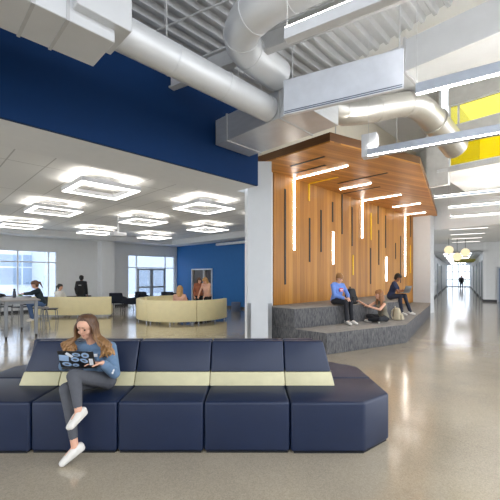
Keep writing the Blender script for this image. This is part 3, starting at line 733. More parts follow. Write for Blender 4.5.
bar('linear pendant by the canopy tip, highest of the three before the corridor', (4.94, 9.2), 3.0, h=0.06, w_=0.06, dif=0.02)
bar('linear pendant before the corridor header, middle of the three', (6.14, 10.6), 3.0, h=0.06, w_=0.06, dif=0.02)
bar('linear pendant closest to the corridor header, lowest of the three', (7.25, 12.4), 3.0, h=0.06, w_=0.06, dif=0.02)

# square ring pendants in the lounge
def ring():
    t = thing('square_ring_pendant', 'x', 'pendant light', (0, 0, 3.5), 'square ring pendants in the lounge')
    h = 0.61; wd = 0.13
    def frame(mb, r0, r1, z0, z1):
        for sx_, sy_ in ((1, 0), (-1, 0), (0, 1), (0, -1)):
            c = (r0 + r1) / 2
            if sx_: mb.box((sx_ * c, 0, (z0 + z1) / 2), (r1 - r0, 2 * r1, z1 - z0))
            else: mb.box((0, sy_ * c, (z0 + z1) / 2), (2 * r0, r1 - r0, z1 - z0))
    mb = MB(); frame(mb, h - wd, h, 3.512, 3.6); mb.build('frame', M['fixture'], t, smooth=False)
    mb = MB(); frame(mb, h - wd + 0.012, h - 0.012, 3.5, 3.514); mb.build('diffuser', M['ring_led'], t, smooth=False)
    mb = MB(); frame(mb, h - wd + 0.03, h - 0.03, 3.598, 3.606); mb.build('uplight', M['ring_up'], t, smooth=False)
    mb = MB(); mb.cyl((0, 0, 3.71), (0, 0, 3.749), 0.22, 24); mb.build('ceiling_plate', M['fixture'], t)
    for x, y in ((1, 1), (1, -1), (-1, 1), (-1, -1)):
        mb = MB(); mb.tube([(x * (h - 0.06), y * (h - 0.06), 3.6), (x * 0.15, y * 0.15, 3.73)], 0.005, 6); mb.build('hanging_wire', M['steel'], t)
    return t
r0 = ring(); k = 0
rn = ('left row', 'middle row', 'right row'); pn = ('nearest the beam', 'second from the beam', 'farthest from the beam')
for i, a in enumerate((2.95, 5.72, 8.5)):
    for j, b in enumerate((7.5, 10.9, 15.1)):
        lab = 'glowing square ring pendant over the lounge, %s, %s' % (rn[i], pn[j])
        if k == 0:
            r0.location = G(a, b, 3.5); r0.rotation_euler = (0, 0, AG); r0['label'] = lab
        else: dup(r0, G(a, b, 3.5), AG, lab)
        k += 1
# projector and roller screen
c = Vector((-4.63, 12.0, 0))
t = thing('ceiling_projector', 'white projector on a pole under the lounge ceiling', 'projector', (c.x, c.y, 3.1))
m = MB(); m.box((c.x, c.y, 3.12), (0.46, 0.4, 0.14), AG); m.build('body', M['fixture'], t, 0.02, 3)
m = MB(); m.tube([(c.x, c.y, 3.19), (c.x, c.y, 3.75)], 0.022, 10); m.build('pole', M['fixture'], t)
q = c + G(0, -1) * 0.16; m = MB(); m.cyl((q.x, q.y, 3.13), tuple(Vector((q.x, q.y, 3.13)) + G(0, -1) * 0.03), 0.035, 14); m.build('lens', M['black'], t)
t = thing('roller_screen', 'white projection screen housing hanging by the blue far wall', 'screen', G(11.6, 11.9, 3.3))
m = MB(); m.gbox(11.52, 11.66, 9.3, 14.1, 3.25, 3.38); m.build('housing', M['fixture'], t, 0.02, 2)
for b in (9.7, 13.7):
    m = MB(); m.gbox(11.56, 11.62, b, b + 0.05, 3.38, 3.45); m.build('mount', M['steel'], t, smooth=False)

# ---------------------------------------------------------------- navy island bench
SZ = 0.49
def seat_mod(poly, back, label, stripe_pts, group='navy bench modules'):
    """poly: seat plan, counter-clockwise; back: (x0 bottom, x1 bottom, x0 top, x1 top); front is -y"""
    t = thing('bench_module', label, 'bench', (0, 0, 0), group)
    m = MB(); m.prism(poly, 0.014, SZ); m.build('seat', M['navy'], t, 0.028, 3)
    cx = sum(p[0] for p in poly) / len(poly); cy = sum(p[1] for p in poly) / len(poly)
    m = MB(); m.prism([(cx + (p[0] - cx) * 0.95, cy + (p[1] - cy) * 0.97) for p in poly], 0, 0.015); m.build('plinth', M['plinth'], t, smooth=False)
    x0, x1, X0, X1 = back
    f = 0.30       # share of the height the stripe takes
    g = 0.004
    def lv(k): return (x0 + (X0 - x0) * k, x1 + (X1 - x1) * k, -0.30 + 0.205 * k, SZ + 0.45 * k)
    def slab(k0, k1, grow=0.0):
        a = lv(k0); b = lv(k1); mb = MB()
        mb.hexa([(a[0], a[2] - grow, a[3]), (a[1], a[2] - grow, a[3]), (a[1], -g, a[3]), (a[0], -g, a[3])], [(b[0], b[2] - grow, b[3]), (b[1], b[2] - grow, b[3]), (b[1], -g, b[3]), (b[0], -g, b[3])])
        return mb
    slab(f, 1.0).build('backrest', M['navy'], t, 0.018, 3)
    slab(0.002, f - 0.003, -0.002).build('stripe', M['stripe'], t, 0.006, 2)
    return t
G2 = 0.004; W2 = 0.4135
st = seat_mod([(-W2 + G2, -0.77), (W2 - G2, -0.77), (W2 - G2, -G2), (-W2 + G2, -G2)], (-W2 + G2, W2 - G2, -W2 + G2, W2 - G2), 'x', None)
XS = (-1.682, -0.855, -0.028)
labs_f = ('navy bench module with pale yellow stripe that the woman with the laptop sits on', 'middle front navy bench module, just right of the seated woman', 'front navy bench module with stripe, next to the chamfered right end')
labs_b = ('rear navy bench module, back to back with the seated woman', 'rear navy bench module behind the middle of the bench', 'rear navy bench module behind the right straight module')
for i, x in enumerate(XS):
    if i == 0: st.location = (x, 4.03, 0); st['label'] = labs_f[0]
    else: dup(st, (x, 4.03, 0), 0, labs_f[i])
    dup(st, (x, 4.03, 0), PI, labs_b[i])
er = seat_mod([(G2, -0.78), (0.705, -0.78), (1.04, -0.52), (1.04, -G2), (G2, -G2)], (G2, 0.54, G2, 0.455), 'chamfered navy end module at the right front of the bench', None)
er.location = (0.3855, 4.03, 0)
el = seat_mod([(-1.04, -0.52), (-0.705, -0.78), (-G2, -0.78), (-G2, -G2), (-1.04, -G2)], (-0.43, -G2, -0.365, -G2), 'chamfered navy end module at the left front of the bench', None)
el.location = (-2.0955, 4.03, 0)
dup(er, (-2.0955, 4.03, 0), PI, 'chamfered navy end module at the left rear of the bench')
dup(el, (0.3855, 4.03, 0), PI, 'chamfered navy end module at the right rear of the bench')

# ---------------------------------------------------------------- carpeted steps
STEP = 0.457
A0 = 6.3
Pc = G(A0, WB - 0.01)
P1 = G(A0, 3.99)
low = [(Pc.x, Pc.y), (P1.x, P1.y), (3.93, 8.58), (7.38, 14.03), (G(16.4, 5.07).x, G(16.4, 5.07).y), (G(16.4, WB - 0.01).x, G(16.4, WB - 0.01).y)]
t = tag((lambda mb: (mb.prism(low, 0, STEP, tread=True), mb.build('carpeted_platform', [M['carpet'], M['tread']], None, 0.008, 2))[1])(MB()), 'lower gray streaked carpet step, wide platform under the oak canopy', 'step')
Uc = G(A0 + 0.002, WB - 0.012); U1 = G(A0 + 0.002, 4.85)
Uf = Vector((4.33, 10.02, 0)); Ur = G(14.9, WB - 0.012)
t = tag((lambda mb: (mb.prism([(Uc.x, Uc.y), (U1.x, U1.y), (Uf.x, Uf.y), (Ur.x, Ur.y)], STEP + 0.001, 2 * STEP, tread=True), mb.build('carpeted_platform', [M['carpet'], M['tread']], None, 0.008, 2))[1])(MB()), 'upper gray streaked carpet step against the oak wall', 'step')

# ---------------------------------------------------------------- lounge furniture
def arc_bench(label, cx, cy, R, a0, a1, depth=0.62, h=0.82, n=14, group='cream curved benches'):
    """curved bench, back on the outside of the curve"""
    t = thing('curved_bench', label, 'bench', (cx + R * math.cos((a0 + a1) / 2), cy + R * math.sin((a0 + a1) / 2), 0), group)
    def sector(r0, r1, z0, z1, e=0.0):
        mb = MB(); A = [a0 + e + (a1 - a0 - 2 * e) * k / n for k in range(n + 1)]
        lo = [(cx + r1 * math.cos(x), cy + r1 * math.sin(x)) for x in A] + [(cx + r0 * math.cos(x), cy + r0 * math.sin(x)) for x in A[::-1]]
        V = [[mb.bm.verts.new((cx + r * math.cos(x), cy + r * math.sin(x), z)) for x in A] for r, z in ((r0, z0), (r1, z0), (r1, z1), (r0, z1))]
        for q in range(4):
            for k in range(n): mb.bm.faces.new((V[q][k], V[q][k + 1], V[(q + 1) % 4][k + 1], V[(q + 1) % 4][k]))
        mb.bm.faces.new([V[q][0] for q in range(4)]); mb.bm.faces.new([V[q][n] for q in range(4)][::-1])
        return mb
    e = 0.006 / R
    sector(R - 0.14, R, 0.09, h, e).build('backrest', M['cream'], t, 0.02, 2)
    sector(R - depth, R - 0.142, 0.09, 0.45, e).build('seat', M['cream'], t, 0.02, 2)
    for k in (0.06, 0.5, 0.94):
        x = a0 + (a1 - a0) * k
        for r in (R - 0.08, R - depth + 0.1):
            mb = MB(); mb.cyl((cx + r * math.cos(x), cy + r * math.sin(x), 0), (cx + r * math.cos(x), cy + r * math.sin(x), 0.091), 0.022, 10); mb.build('foot', M['stainless'], t)
    return t
D = math.radians
BX, BY, BR = -2.6, 13.35, 1.75
arc_bench('cream curved bench at the left turn of the round booth', BX, BY, BR, D(170), D(235))
arc_bench('cream curved bench at the front of the round booth, between two seams', BX, BY, BR, D(235), D(296))
arc_bench('cream curved bench at the right front of the round booth', BX, BY, BR, D(296), D(350))
arc_bench('cream curved bench at the rear left of the round booth, mostly hidden', BX, BY, BR, D(112), D(166))
LX, LY, LR = -7.2, 19.2, 5.55
arc_bench('long cream curved bench in front of the standing man', LX, LY, LR, D(259.5), D(286.5))
arc_bench('cream curved bench left of the standing man, near the high table', LX, LY, LR, D(251.3), D(259.3))

def lounge_chair(label, loc, rot, proto=[None]):
    if proto[0] is None:
        t = thing('lounge_chair', label, 'armchair', (0, 0, 0), 'navy lounge chairs')
        m = MB(); m.hexa([(-0.3, -0.3, 0.3), (0.3, -0.32, 0.36), (0.3, 0.32, 0.36), (-0.3, 0.3, 0.3)], [(-0.3, -0.3, 0.4), (0.32, -0.34, 0.46), (0.32, 0.34, 0.46), (-0.3, 0.3, 0.4)])
        m.build('seat', M['chair_navy'], t, 0.03, 3)
        m = MB(); m.hexa([(-0.36, -0.34, 0.32), (-0.24, -0.36, 0.34), (-0.24, 0.36, 0.34), (-0.36, 0.34, 0.32)], [(-0.6, -0.3, 0.82), (-0.52, -0.3, 0.84), (-0.52, 0.3, 0.84), (-0.6, 0.3, 0.82)])
        m.build('backrest', M['chair_navy'], t, 0.03, 3)
        for s in (-1, 1):
            m = MB(); m.hexa([(-0.34, s * 0.33 - 0.03, 0.34), (0.26, s * 0.34 - 0.03, 0.38), (0.26, s * 0.34 + 0.03, 0.38), (-0.34, s * 0.33 + 0.03, 0.34)], [(-0.5, s * 0.36 - 0.03, 0.66), (0.2, s * 0.37 - 0.03, 0.56), (0.2, s * 0.37 + 0.03, 0.56), (-0.5, s * 0.36 + 0.03, 0.66)])
            m.build('armrest', M['chair_navy'], t, 0.02, 2)
        for x, y in ((-0.26, -0.26), (-0.26, 0.26), (0.26, -0.27), (0.26, 0.27)):
            m = MB(); m.tube([(x * 1.15, y * 1.1, 0), (x, y, 0.33)], [0.014, 0.02], 10); m.build('leg', M['chair_black'], t)
        proto[0] = t; t.location = loc; t.rotation_euler = (0, 0, rot); return t
    return dup(proto[0], loc, rot, label)
lounge_chair('navy lounge chair left of the glazed doors, back turned to us', (-6.62, 17.15, 0), D(100))
lounge_chair('navy lounge chair left of the glazed doors, seen from its side', (-5.8, 16.35, 0), D(185))
lounge_chair('navy lounge chair before the glazed doors, left of the pair behind the booth', (-5.6, 18.3, 0), D(80))
lounge_chair('navy lounge chair before the glazed doors, right of the pair behind the booth', (-4.35, 18.3, 0), D(95))
lounge_chair('navy lounge chair by the blue wall, behind the blond person in the booth', (-3.55, 17.2, 0), D(60))

def cafe_chair(label, loc, rot, proto=[None]):
    if proto[0] is None:
        t = thing('cafe_chair', label, 'chair', (0, 0, 0), 'black chairs near the high table')
        m = MB(); m.box((0, 0, 0.45), (0.44, 0.44, 0.04)); m.build('seat', M['chair_black'], t, 0.015, 2)
        m = MB(); m.hexa([(-0.24, -0.21, 0.5), (-0.2, -0.21, 0.5), (-0.2, 0.21, 0.5), (-0.24, 0.21, 0.5)], [(-0.33, -0.2, 0.86), (-0.3, -0.2, 0.86), (-0.3, 0.2, 0.86), (-0.33, 0.2, 0.86)]); m.build('backrest', M['chair_black'], t, 0.012, 2)
        for s in (-1, 1):
            m = MB(); m.tube([(-0.19, s * 0.19, 0.45), (-0.26, s * 0.2, 0.62)], 0.012, 8); m.build('back_post', M['chair_black'], t)
        for x, y in ((1, 1), (1, -1), (-1, 1), (-1, -1)):
            m = MB(); m.tube([(x * 0.22, y * 0.21, 0), (x * 0.18, y * 0.18, 0.44)], 0.013, 8); m.build('leg', M['table_leg'], t)
        proto[0] = t; t.location = loc; t.rotation_euler = (0, 0, rot); return t
    return dup(proto[0], loc, rot, label)
cafe_chair('black chair just right of the high table, back to the window', (-8.05, 13.05, 0), D(-80))
cafe_chair('black chair between the high table and the cream bench', (-7.35, 12.6, 0), D(20))
cafe_chair('black chair behind the high table near the left edge', (-9.7, 13.6, 0), D(-60))
cafe_chair('black chair under the window seen through the high table legs', (-9.0, 13.4, 0), D(-110))

# high table on casters
t = thing('high_table', 'tall gray table on casters at the left edge', 'table', G(2.15, 11.7))
m = MB(); m.gbox(1.72, 2.58, 10.72, 12.6, 1.0, 1.04); m.build('tabletop', M['table_top'], t, 0.008, 2)
m = MB(); m.gbox(1.8, 2.5, 10.8, 10.86, 0.92, 1.0); m.gbox(1.8, 2.5, 12.46, 12.52, 0.92, 1.0); m.gbox(1.8, 1.86, 10.86, 12.46, 0.92, 1.0); m.gbox(2.44, 2.5, 10.86, 12.46, 0.92, 1.0)
m.build('apron', M['table_leg'], t, smooth=False)
for a, b in ((1.81, 10.82), (2.49, 10.82), (1.81, 12.5), (2.49, 12.5)):
    m = MB(); m.box(G(a, b, 0.54), (0.08, 0.08, 0.92), AG); lg = m.build('leg', M['table_leg'], t, 0.008, 1)
    m = MB(); c = G(a, b, 0.045); m.cyl(c - G(0.02, 0, 0), c + G(0.02, 0, 0), 0.045, 16); m.build('caster', M['rubber'], lg)
t = thing('water_bottle', 'dark water bottle standing on the high table', 'bottle', G(2.2, 11.95, 1.04))
c = G(2.2, 11.95)
m = MB(); m.tube([(c.x, c.y, 1.041), (c.x, c.y, 1.2), (c.x, c.y, 1.24), (c.x, c.y, 1.26)], [0.042, 0.042, 0.03, 0.026], 16); m.build('body', M['bottle'], t)
m = MB(); m.cyl((c.x, c.y, 1.26), (c.x, c.y, 1.3), 0.03, 14); m.build('cap', M['black'], t)
c = G(1.9, 12.35)
m = MB(); m.ball((c.x, c.y, 1.1), 0.14, sq=(1.3, 0.8, 0.42)); o = m.build('bag', M['bag_black'], None); tag(o, 'small black pouch lying on the high table at far left', 'bag')
# stool under the seated woman at the table
SXY = G(2.98, 12.2)
t = thing('bar_stool', 'gray bar stool under the woman at the high table', 'stool', (SXY.x, SXY.y, 0))
m = MB(); m.cyl((SXY.x, SXY.y, 0.66), (SXY.x, SXY.y, 0.70), 0.18, 24); m.build('seat', M['table_top'], t, 0.008, 2)
for k in range(4):
    x = PI / 4 + k * PI / 2; m = MB(); m.tube([(SXY.x + 0.22 * math.cos(x), SXY.y + 0.22 * math.sin(x), 0), (SXY.x + 0.12 * math.cos(x), SXY.y + 0.12 * math.sin(x), 0.665)], 0.014, 8); m.build('leg', M['table_leg'], t)
m = MB(); m.tube([(SXY.x + 0.185 * math.cos(k * PI / 8), SXY.y + 0.185 * math.sin(k * PI / 8), 0.25) for k in range(17)], 0.009, 8, cap=False); m.build('foot_ring', M['table_leg'], t)
# pouf
m = MB(); m.tube([(-0.66, 16.0, 0.0), (-0.66, 16.0, 0.03), (-0.66, 16.0, 0.4), (-0.66, 16.0, 0.43)], [0.2, 0.22, 0.22, 0.2], 28)
tag(m.build('pouf', mat('slate_fabric', '#5c6b88', 0.9), None), 'round slate blue pouf on the floor near the blue wall', 'pouf')

# ---------------------------------------------------------------- people
DG = None
def capsule(mb, p0, p1, r0, r1, seg=14):
    p0, p1 = Vector(p0), Vector(p1); d = p1 - p0
    if d.length < 1e-5: d = Vector((0, 0, 1e-4))
    n = d.normalized(); pts, rs = [], []
    for k in range(1, 6):
        x = PI / 2 * k / 5; pts.append(p0 - n * r0 * math.cos(x)); rs.append(max(1e-4, r0 * math.sin(x)))
    for k in range(5):
        x = PI / 2 * k / 5; pts.append(p1 + n * r1 * math.sin(x)); rs.append(max(1e-4, r1 * math.cos(x)))
    mb.tube(pts, rs, seg)

def fuse(name, caps, mats, parent, voxel=0.012, smooth=3):
    """caps: (material index, p0, p1, r0, r1): grown together into one continuous skin"""
    mb = MB()
    for c in caps: capsule(mb, *c[1:5])
    bmesh.ops.recalc_face_normals(mb.bm, faces=mb.bm.faces[:])
    me = bpy.data.meshes.new('tmp'); mb.bm.to_mesh(me); mb.bm.free()
    o = bpy.data.objects.new('tmp', me); COL.objects.link(o)
    r = o.modifiers.new('r', 'REMESH'); r.mode = 'VOXEL'; r.voxel_size = voxel; r.use_smooth_shade = True
    if smooth:
        s = o.modifiers.new('s', 'SMOOTH'); s.factor = 0.5; s.iterations = smooth
    dg = bpy.context.evaluated_depsgraph_get(); dg.update()
    out = bpy.data.meshes.new_from_object(o.evaluated_get(dg))
    bpy.data.objects.remove(o); bpy.data.meshes.remove(me)
    out.name = name; out.materials.clear()
    for m_ in mats: out.materials.append(m_)
    if len(mats) > 1:
        n = len(out.polygons); C = np.empty(n * 3); out.polygons.foreach_get('center', C); C = C.reshape(n, 3)
        best = np.full(n, 1e9); idx = np.zeros(n, int)
        for c in caps:
            a, b = np.array(c[1]), np.array(c[2]); d = b - a; L = max(1e-9, d.dot(d))
            tt = np.clip((C - a).dot(d) / L, 0, 1); q = a + tt[:, None] * d
            dist = np.linalg.norm(C - q, axis=1) - (c[3] + (c[4] - c[3]) * tt)
            k = dist < best; best[k] = dist[k]; idx[k] = c[0]
        out.polygons.foreach_set('material_index', idx.astype(np.int32))
    out.polygons.foreach_set('use_smooth', np.ones(len(out.polygons), bool))
    out.update()
    return link(name, out, parent)

def hand_caps(w, d, nrm, thumb, mi, curl=0.5, s=1.0):
    """palm and five fingers; w wrist, d along the hand, nrm out of the palm side, thumb the side the thumb leaves"""
    d = Vector(d).normalized(); nrm = (Vector(nrm) - d * Vector(nrm).dot(d)).normalized(); th = d.cross(nrm).normalized()
    if th.dot(Vector(thumb)) < 0: th = -th
    w = Vector(w); out = []
    for k in (-0.028, -0.01, 0.01, 0.028):
        out.append((mi, w + th * k * 0.6 * s, w + d * 0.085 * s + th * k * s, 0.013 * s, 0.0125 * s))
    for k, ln in ((0.031, 0.068), (0.011, 0.076), (-0.010, 0.070), (-0.030, 0.054)):
        p = w + d * 0.085 * s + th * k * s; ang = 0.0; r = 0.0092 * s
        for j in range(3):
            ang += curl * (0.5 if j == 0 else 0.8)
            q = p + (d * math.cos(ang) + nrm * math.sin(ang)) * ln * s * (0.45, 0.31, 0.24)[j]
            out.append((mi, p, q, r, r * 0.9)); p = q; r *= 0.92
    p = w + d * 0.025 * s + th * 0.026 * s; q = p + (d * 0.6 + th * 0.7 + nrm * 0.25).normalized() * 0.042 * s; q2 = q + (d * 0.85 + th * 0.2 + nrm * 0.4).normalized() * 0.034 * s
    out += [(mi, p, q, 0.0125 * s, 0.0105 * s), (mi, q, q2, 0.0103 * s, 0.0088 * s)]
    return out

def frame3(f, up=Vector((0, 0, 1))):
    f = Vector(f).normalized(); l = up.cross(f).normalized(); u = f.cross(l); return f, l, u

def person(label, origin, yaw, J, top, bottom, skin, hair, shoes='shoe_white', sleeve='long', hem='long', voxel=0.012, face=(1, 0, 0), style='short', female=False, extra=None, group=None, thick=1.0, hairm=None, mids=(), hands=None, hlen=1.0, baggy=1.0):
    O = Vector(origin); R = Matrix.Rotation(yaw, 3, 'Z')
    W = lambda p: O + R @ Vector(p)
    j = {k: W(v) for k, v in J.items()}
    t = thing('person', label, 'person', W((0, 0, 0)), group)
    caps = []; TOP, BOT, SK = 0, 1, 2; k = thick
    fwd = R @ Vector((1, 0, 0)); lf = R @ Vector((0, 1, 0))
    pl, ch, nk, hd = j['pelvis'], j['chest'], j['neck'], j['head']
    sl, sr, hl, hr = j['shL'], j['shR'], j['hipL'], j['hipR']
    # trunk
    mid = (pl + ch) / 2
    wl = (hl - hr).normalized()
    for s in (-1, 1):
        caps.append((TOP, ch + wl * s * 0.085 * k, mid + wl * s * 0.06 * k, 0.098 * k, 0.088 * k))
        caps.append((TOP, mid + wl * s * 0.06 * k, pl + wl * s * 0.075 * k, 0.088 * k, 0.105 * k))
        caps.append((BOT, pl + wl * s * 0.075 * k - Vector((0, 0, 0.03)), (hl if s > 0 else hr), 0.10 * k, 0.095 * k))
    caps.append((TOP, ch, mid, 0.105 * k, 0.10 * k))
    sm = (sl + sr) / 2
    caps.append((TOP, sl, sm, 0.058 * k, 0.075 * k)); caps.append((TOP, sr, sm, 0.058 * k, 0.075 * k)); caps.append((TOP, sm, ch, 0.075 * k, 0.1 * k))
    if female:
        for s in (-1, 1): caps.append((TOP, ch + wl * s * 0.07 + fwd * 0.06 + Vector((0, 0, -0.02)), ch + wl * s * 0.07 + fwd * 0.055 + Vector((0, 0, -0.05)), 0.055, 0.05))
    caps.append((SK, sm + Vector((0, 0, 0.02)), hd - Vector((0, 0, 0.03)), 0.048 * k, 0.046 * k))
    # arms
    for s, sh, el, wr in ((1, sl, j['elL'], j['wrL']), (-1, sr, j['elR'], j['wrR'])):
        if sleeve == 'long':
            caps.append((TOP, sh, el, 0.056 * k * baggy, 0.049 * k * baggy)); caps.append((TOP, el, el.lerp(wr, 0.85), 0.049 * k * baggy, 0.038 * k * baggy))
            caps.append((SK, el.lerp(wr, 0.8), wr, 0.026, 0.024))
        elif sleeve == 'short':
            caps.append((TOP, sh, sh.lerp(el, 0.6), 0.06 * k, 0.054 * k)); caps.append((SK, sh.lerp(el, 0.4), el, 0.042 * k, 0.038 * k)); caps.append((SK, el, wr, 0.038 * k, 0.025))
        else:
            caps.append((SK, sh, el, 0.044 * k, 0.037 * k)); caps.append((SK, el, wr, 0.037 * k, 0.024))
        hn = 'L' if s > 0 else 'R'
        d = (wr - el).normalized()
        spec = (hands or {}).get(hn)
        if spec: dd, nn, tt, cu = R @ Vector(spec[0]), R @ Vector(spec[1]), R @ Vector(spec[2]), spec[3]
        else: dd, nn, tt, cu = d, Vector((0, 0, -1)) if abs(d.z) < 0.8 else -lf * s, (-lf * s if abs(d.z) < 0.8 else fwd), 0.5
        caps += hand_caps(wr, dd, nn, tt, SK, cu)
    # legs and shoes
    shoe = []
    for hp, kn, an, to in ((hl, j['knL'], j['anL'], j['toL']), (hr, j['knR'], j['anR'], j['toR'])):
        caps.append((BOT, hp, kn, 0.088 * k, 0.064 * k))
        e_ = 0.98 if hem == 'long' else 0.8
        caf = kn.lerp(an, 0.3) - fwd * 0.012
        caps.append((BOT, kn, caf, 0.062 * k, 0.058 * k)); caps.append((BOT, caf, kn.lerp(an, e_), 0.058 * k, (0.05 if hem == 'long' else 0.041) * k))
        caps.append((SK, kn.lerp(an, 0.75), an, 0.034, 0.032))
        d = (to - an); fl = d.normalized()
        heel = an - fl * 0.035; 
        caps.append((SK, an, an.lerp(to, 0.55), 0.031, 0.026))
        shin = (an - kn).normalized()
        sole = (shin - fl * shin.dot(fl)).normalized()
        h0 = heel + sole * 0.045; t0 = to + sole * 0.012
        side = sole.cross(fl)
        for q in (-0.012, 0.012):
            shoe += [(0, heel + side * q * 0.5 + sole * 0.02, t0 + side * q, 0.036, 0.026), (0, h0 + side * q * 0.5, t0 + side * q + sole * 0.004, 0.028, 0.024), (0, an.lerp(to, 0.25) + side * q + sole * 0.01, t0 + side * q, 0.037, 0.027)]
    # head
    f, l, u = frame3(R @ Vector(face))
    c = hd
    caps += [(SK, c + u * 0.035 - f * 0.012, c + u * 0.03 + f * 0.015, 0.083, 0.078),
             (SK, c + f * 0.03 - u * 0.01, c + f * 0.043 - u * 0.075, 0.064, 0.040),
             (SK, c - f * 0.02 - u * 0.01, c + f * 0.02 - u * 0.05, 0.066, 0.05),
             (SK, c + f * 0.086 + u * 0.014, c + f * 0.1 - u * 0.016, 0.0085, 0.0098),
             (SK, c + f * 0.054 + l * 0.034 - u * 0.024, c + f * 0.054 - l * 0.034 - u * 0.024, 0.030, 0.030),
             (SK, c + f * 0.07 - u * 0.05, c + f * 0.062 - u * 0.085, 0.022, 0.022)]
    for s in (-1, 1): caps.append((SK, c + l * s * 0.078 + u * 0.012, c + l * s * 0.078 - u * 0.022, 0.012, 0.009))
    # never below the seat or floor it rests on: handled by the joints
    body = fuse('body', caps + list(extra or ()), [M[top], M[bottom], M[skin]], t, voxel)
    fuse('shoe', shoe[:len(shoe) // 2], [M[shoes]], t, min(voxel, 0.01), 2); fuse('shoe', shoe[len(shoe) // 2:], [M[shoes]], t, min(voxel, 0.01), 2)
    for s in (-1, 1):
        mb = MB(); mb.ball(c + f * 0.087 + l * s * 0.032 + u * 0.014, 0.0085, seg=10, rings=8, sq=(1, 1, 1)); mb.build('eye', M['eye'], t)
    mb = MB(); capsule(mb, c + f * 0.083 + l * 0.032 + u * 0.036, c + f * 0.093 + l * 0.012 + u * 0.043, 0.003, 0.0035); capsule(mb, c + f * 0.083 - l * 0.034 + u * 0.036, c + f * 0.093 - l * 0.012 + u * 0.043, 0.003, 0.0035); mb.build('eyebrow', M['brow'], t)
    mb = MB(); capsule(mb, c + f * 0.084 + l * 0.018 - u * 0.053, c + f * 0.0895 - u * 0.053, 0.003, 0.005); capsule(mb, c + f * 0.084 - l * 0.018 - u * 0.053, c + f * 0.0895 - u * 0.053, 0.003, 0.005); mb.build('mouth', M['lip'], t)
    # hair
    H = [(0, c + u * 0.05 - f * 0.03, c + u * 0.052 + f * 0.015, 0.092, 0.080), (0, c + u * 0.03 - f * 0.04, c - u * 0.035 - f * 0.035, 0.086, 0.066)]
    for s in (-1, 1): H.append((0, c + u * 0.045 + l * s * 0.035 - f * 0.0, c + u * 0.01 + l * s * 0.058 - f * 0.03, 0.056, 0.042))
    rng = random.Random(len(label) * 7)
    if style == 'curly':
        for _ in range(46):
            a = rng.uniform(-PI, PI); z = rng.uniform(0.0, 1.0); rr = 0.092 * math.sqrt(max(0, 1 - z * z * 0.9))
            p = c - f * 0.02 + u * (0.035 + 0.085 * z) + f * math.cos(a) * rr * 0.95 + l * math.sin(a) * rr
            if math.cos(a) > 0.4 and z < 0.55: continue
            H.append((0, p, p + u * 0.006, 0.02, 0.02))
    if style in ('long', 'back'):
        n = 26
        for i in range(n):
            a = PI * (0.34 + 1.32 * i / (n - 1))           # from one temple round the back to the other
            r_ = 0.086; p = c + u * 0.05 + f * (math.cos(a) * r_ - 0.02) + l * math.sin(a) * r_
            L = rng.uniform(0.27, 0.36) * hlen
            prev = p
            for q in range(1, 7):
                wv = 0.008 * math.sin(q * 1.5 + i)
                out_ = 0.006 * q
                nx = c + u * (0.05 - L * q / 6) + (f * (math.cos(a) * (r_ + out_ * 0.4) - 0.028) + l * math.sin(a) * (r_ + out_ * 0.5)) + l * wv
                H.append((0, prev, nx, 0.019, 0.018 if q < 6 else 0.008)); prev = nx
    if style == 'pony':
        p = c + u * 0.03 - f * 0.12; H.append((0, p, p - f * 0.03, 0.026, 0.03)); H.append((0, p - f * 0.03, p - f * 0.05 - u * 0.2, 0.03, 0.012))
    if style == 'bun':
        p = c + u * 0.08 - f * 0.10; H.append((0, p, p + u * 0.01, 0.042, 0.042))
    if style != 'custom':
        fuse('hair', H, [M[hair]], t, 0.009 if voxel <= 0.012 else 0.012, 2)
    return t, j, (c, f, l, u), H

def sitting(seat, kneeh, ankz, fw=0.44, lean=0.0, spread=0.1, head=(0.06, 0, 0.75), arms=None, ank=0.03, stature=1.0):
    """seated joints; seat = seat top height, the origin lies on the floor below the hips"""
    s = stature; z = seat + 0.118
    J = dict(pelvis=(0, 0, z + 0.02), hipL=(0.02, 0.09, z - 0.005), hipR=(0.02, -0.09, z - 0.005),
             chest=(lean * 0.8, 0, seat + 0.42 * s), neck=(lean, 0, seat + 0.55 * s), head=(lean + head[0], head[1], seat + head[2] * s),
             shL=(lean * 0.9, 0.175, seat + 0.52 * s), shR=(lean * 0.9, -0.175, seat + 0.52 * s),
             knL=(fw, spread, kneeh), knR=(fw, -spread, kneeh), anL=(fw + ank, spread, ankz), anR=(fw + ank, -spread, ankz),
             toL=(fw + ank + 0.15, spread + 0.02, ankz - 0.05), toR=(fw + ank + 0.15, -spread - 0.02, ankz - 0.05),
             elL=(lean + 0.12, 0.23, seat + 0.27), elR=(lean + 0.12, -0.23, seat + 0.27), wrL=(lean + 0.33, 0.1, seat + 0.24), wrR=(lean + 0.33, -0.1, seat + 0.24))
    J.update(arms or {}); return J
def standing(h, arms=None):
    s = h / 1.72
    J = dict(pelvis=(0, 0, 0.94 * s), hipL=(0, 0.085, 0.9 * s), hipR=(0, -0.085, 0.9 * s), chest=(0, 0, 1.26 * s), neck=(0, 0, 1.45 * s), head=(0.03, 0, 1.595 * s),
             shL=(0, 0.18, 1.41 * s), shR=(0, -0.18, 1.41 * s), knL=(0.02, 0.1, 0.5 * s), knR=(0.02, -0.1, 0.5 * s), anL=(-0.02, 0.1, 0.09), anR=(-0.02, -0.1, 0.09), toL=(0.13, 0.12, 0.035), toR=(0.13, -0.12, 0.035),
             elL=(-0.02, 0.23, 1.13 * s), elR=(-0.02, -0.23, 1.13 * s), wrL=(0.05, 0.23, 0.88 * s), wrR=(0.05, -0.23, 0.88 * s))
    J.update(arms or {}); return J

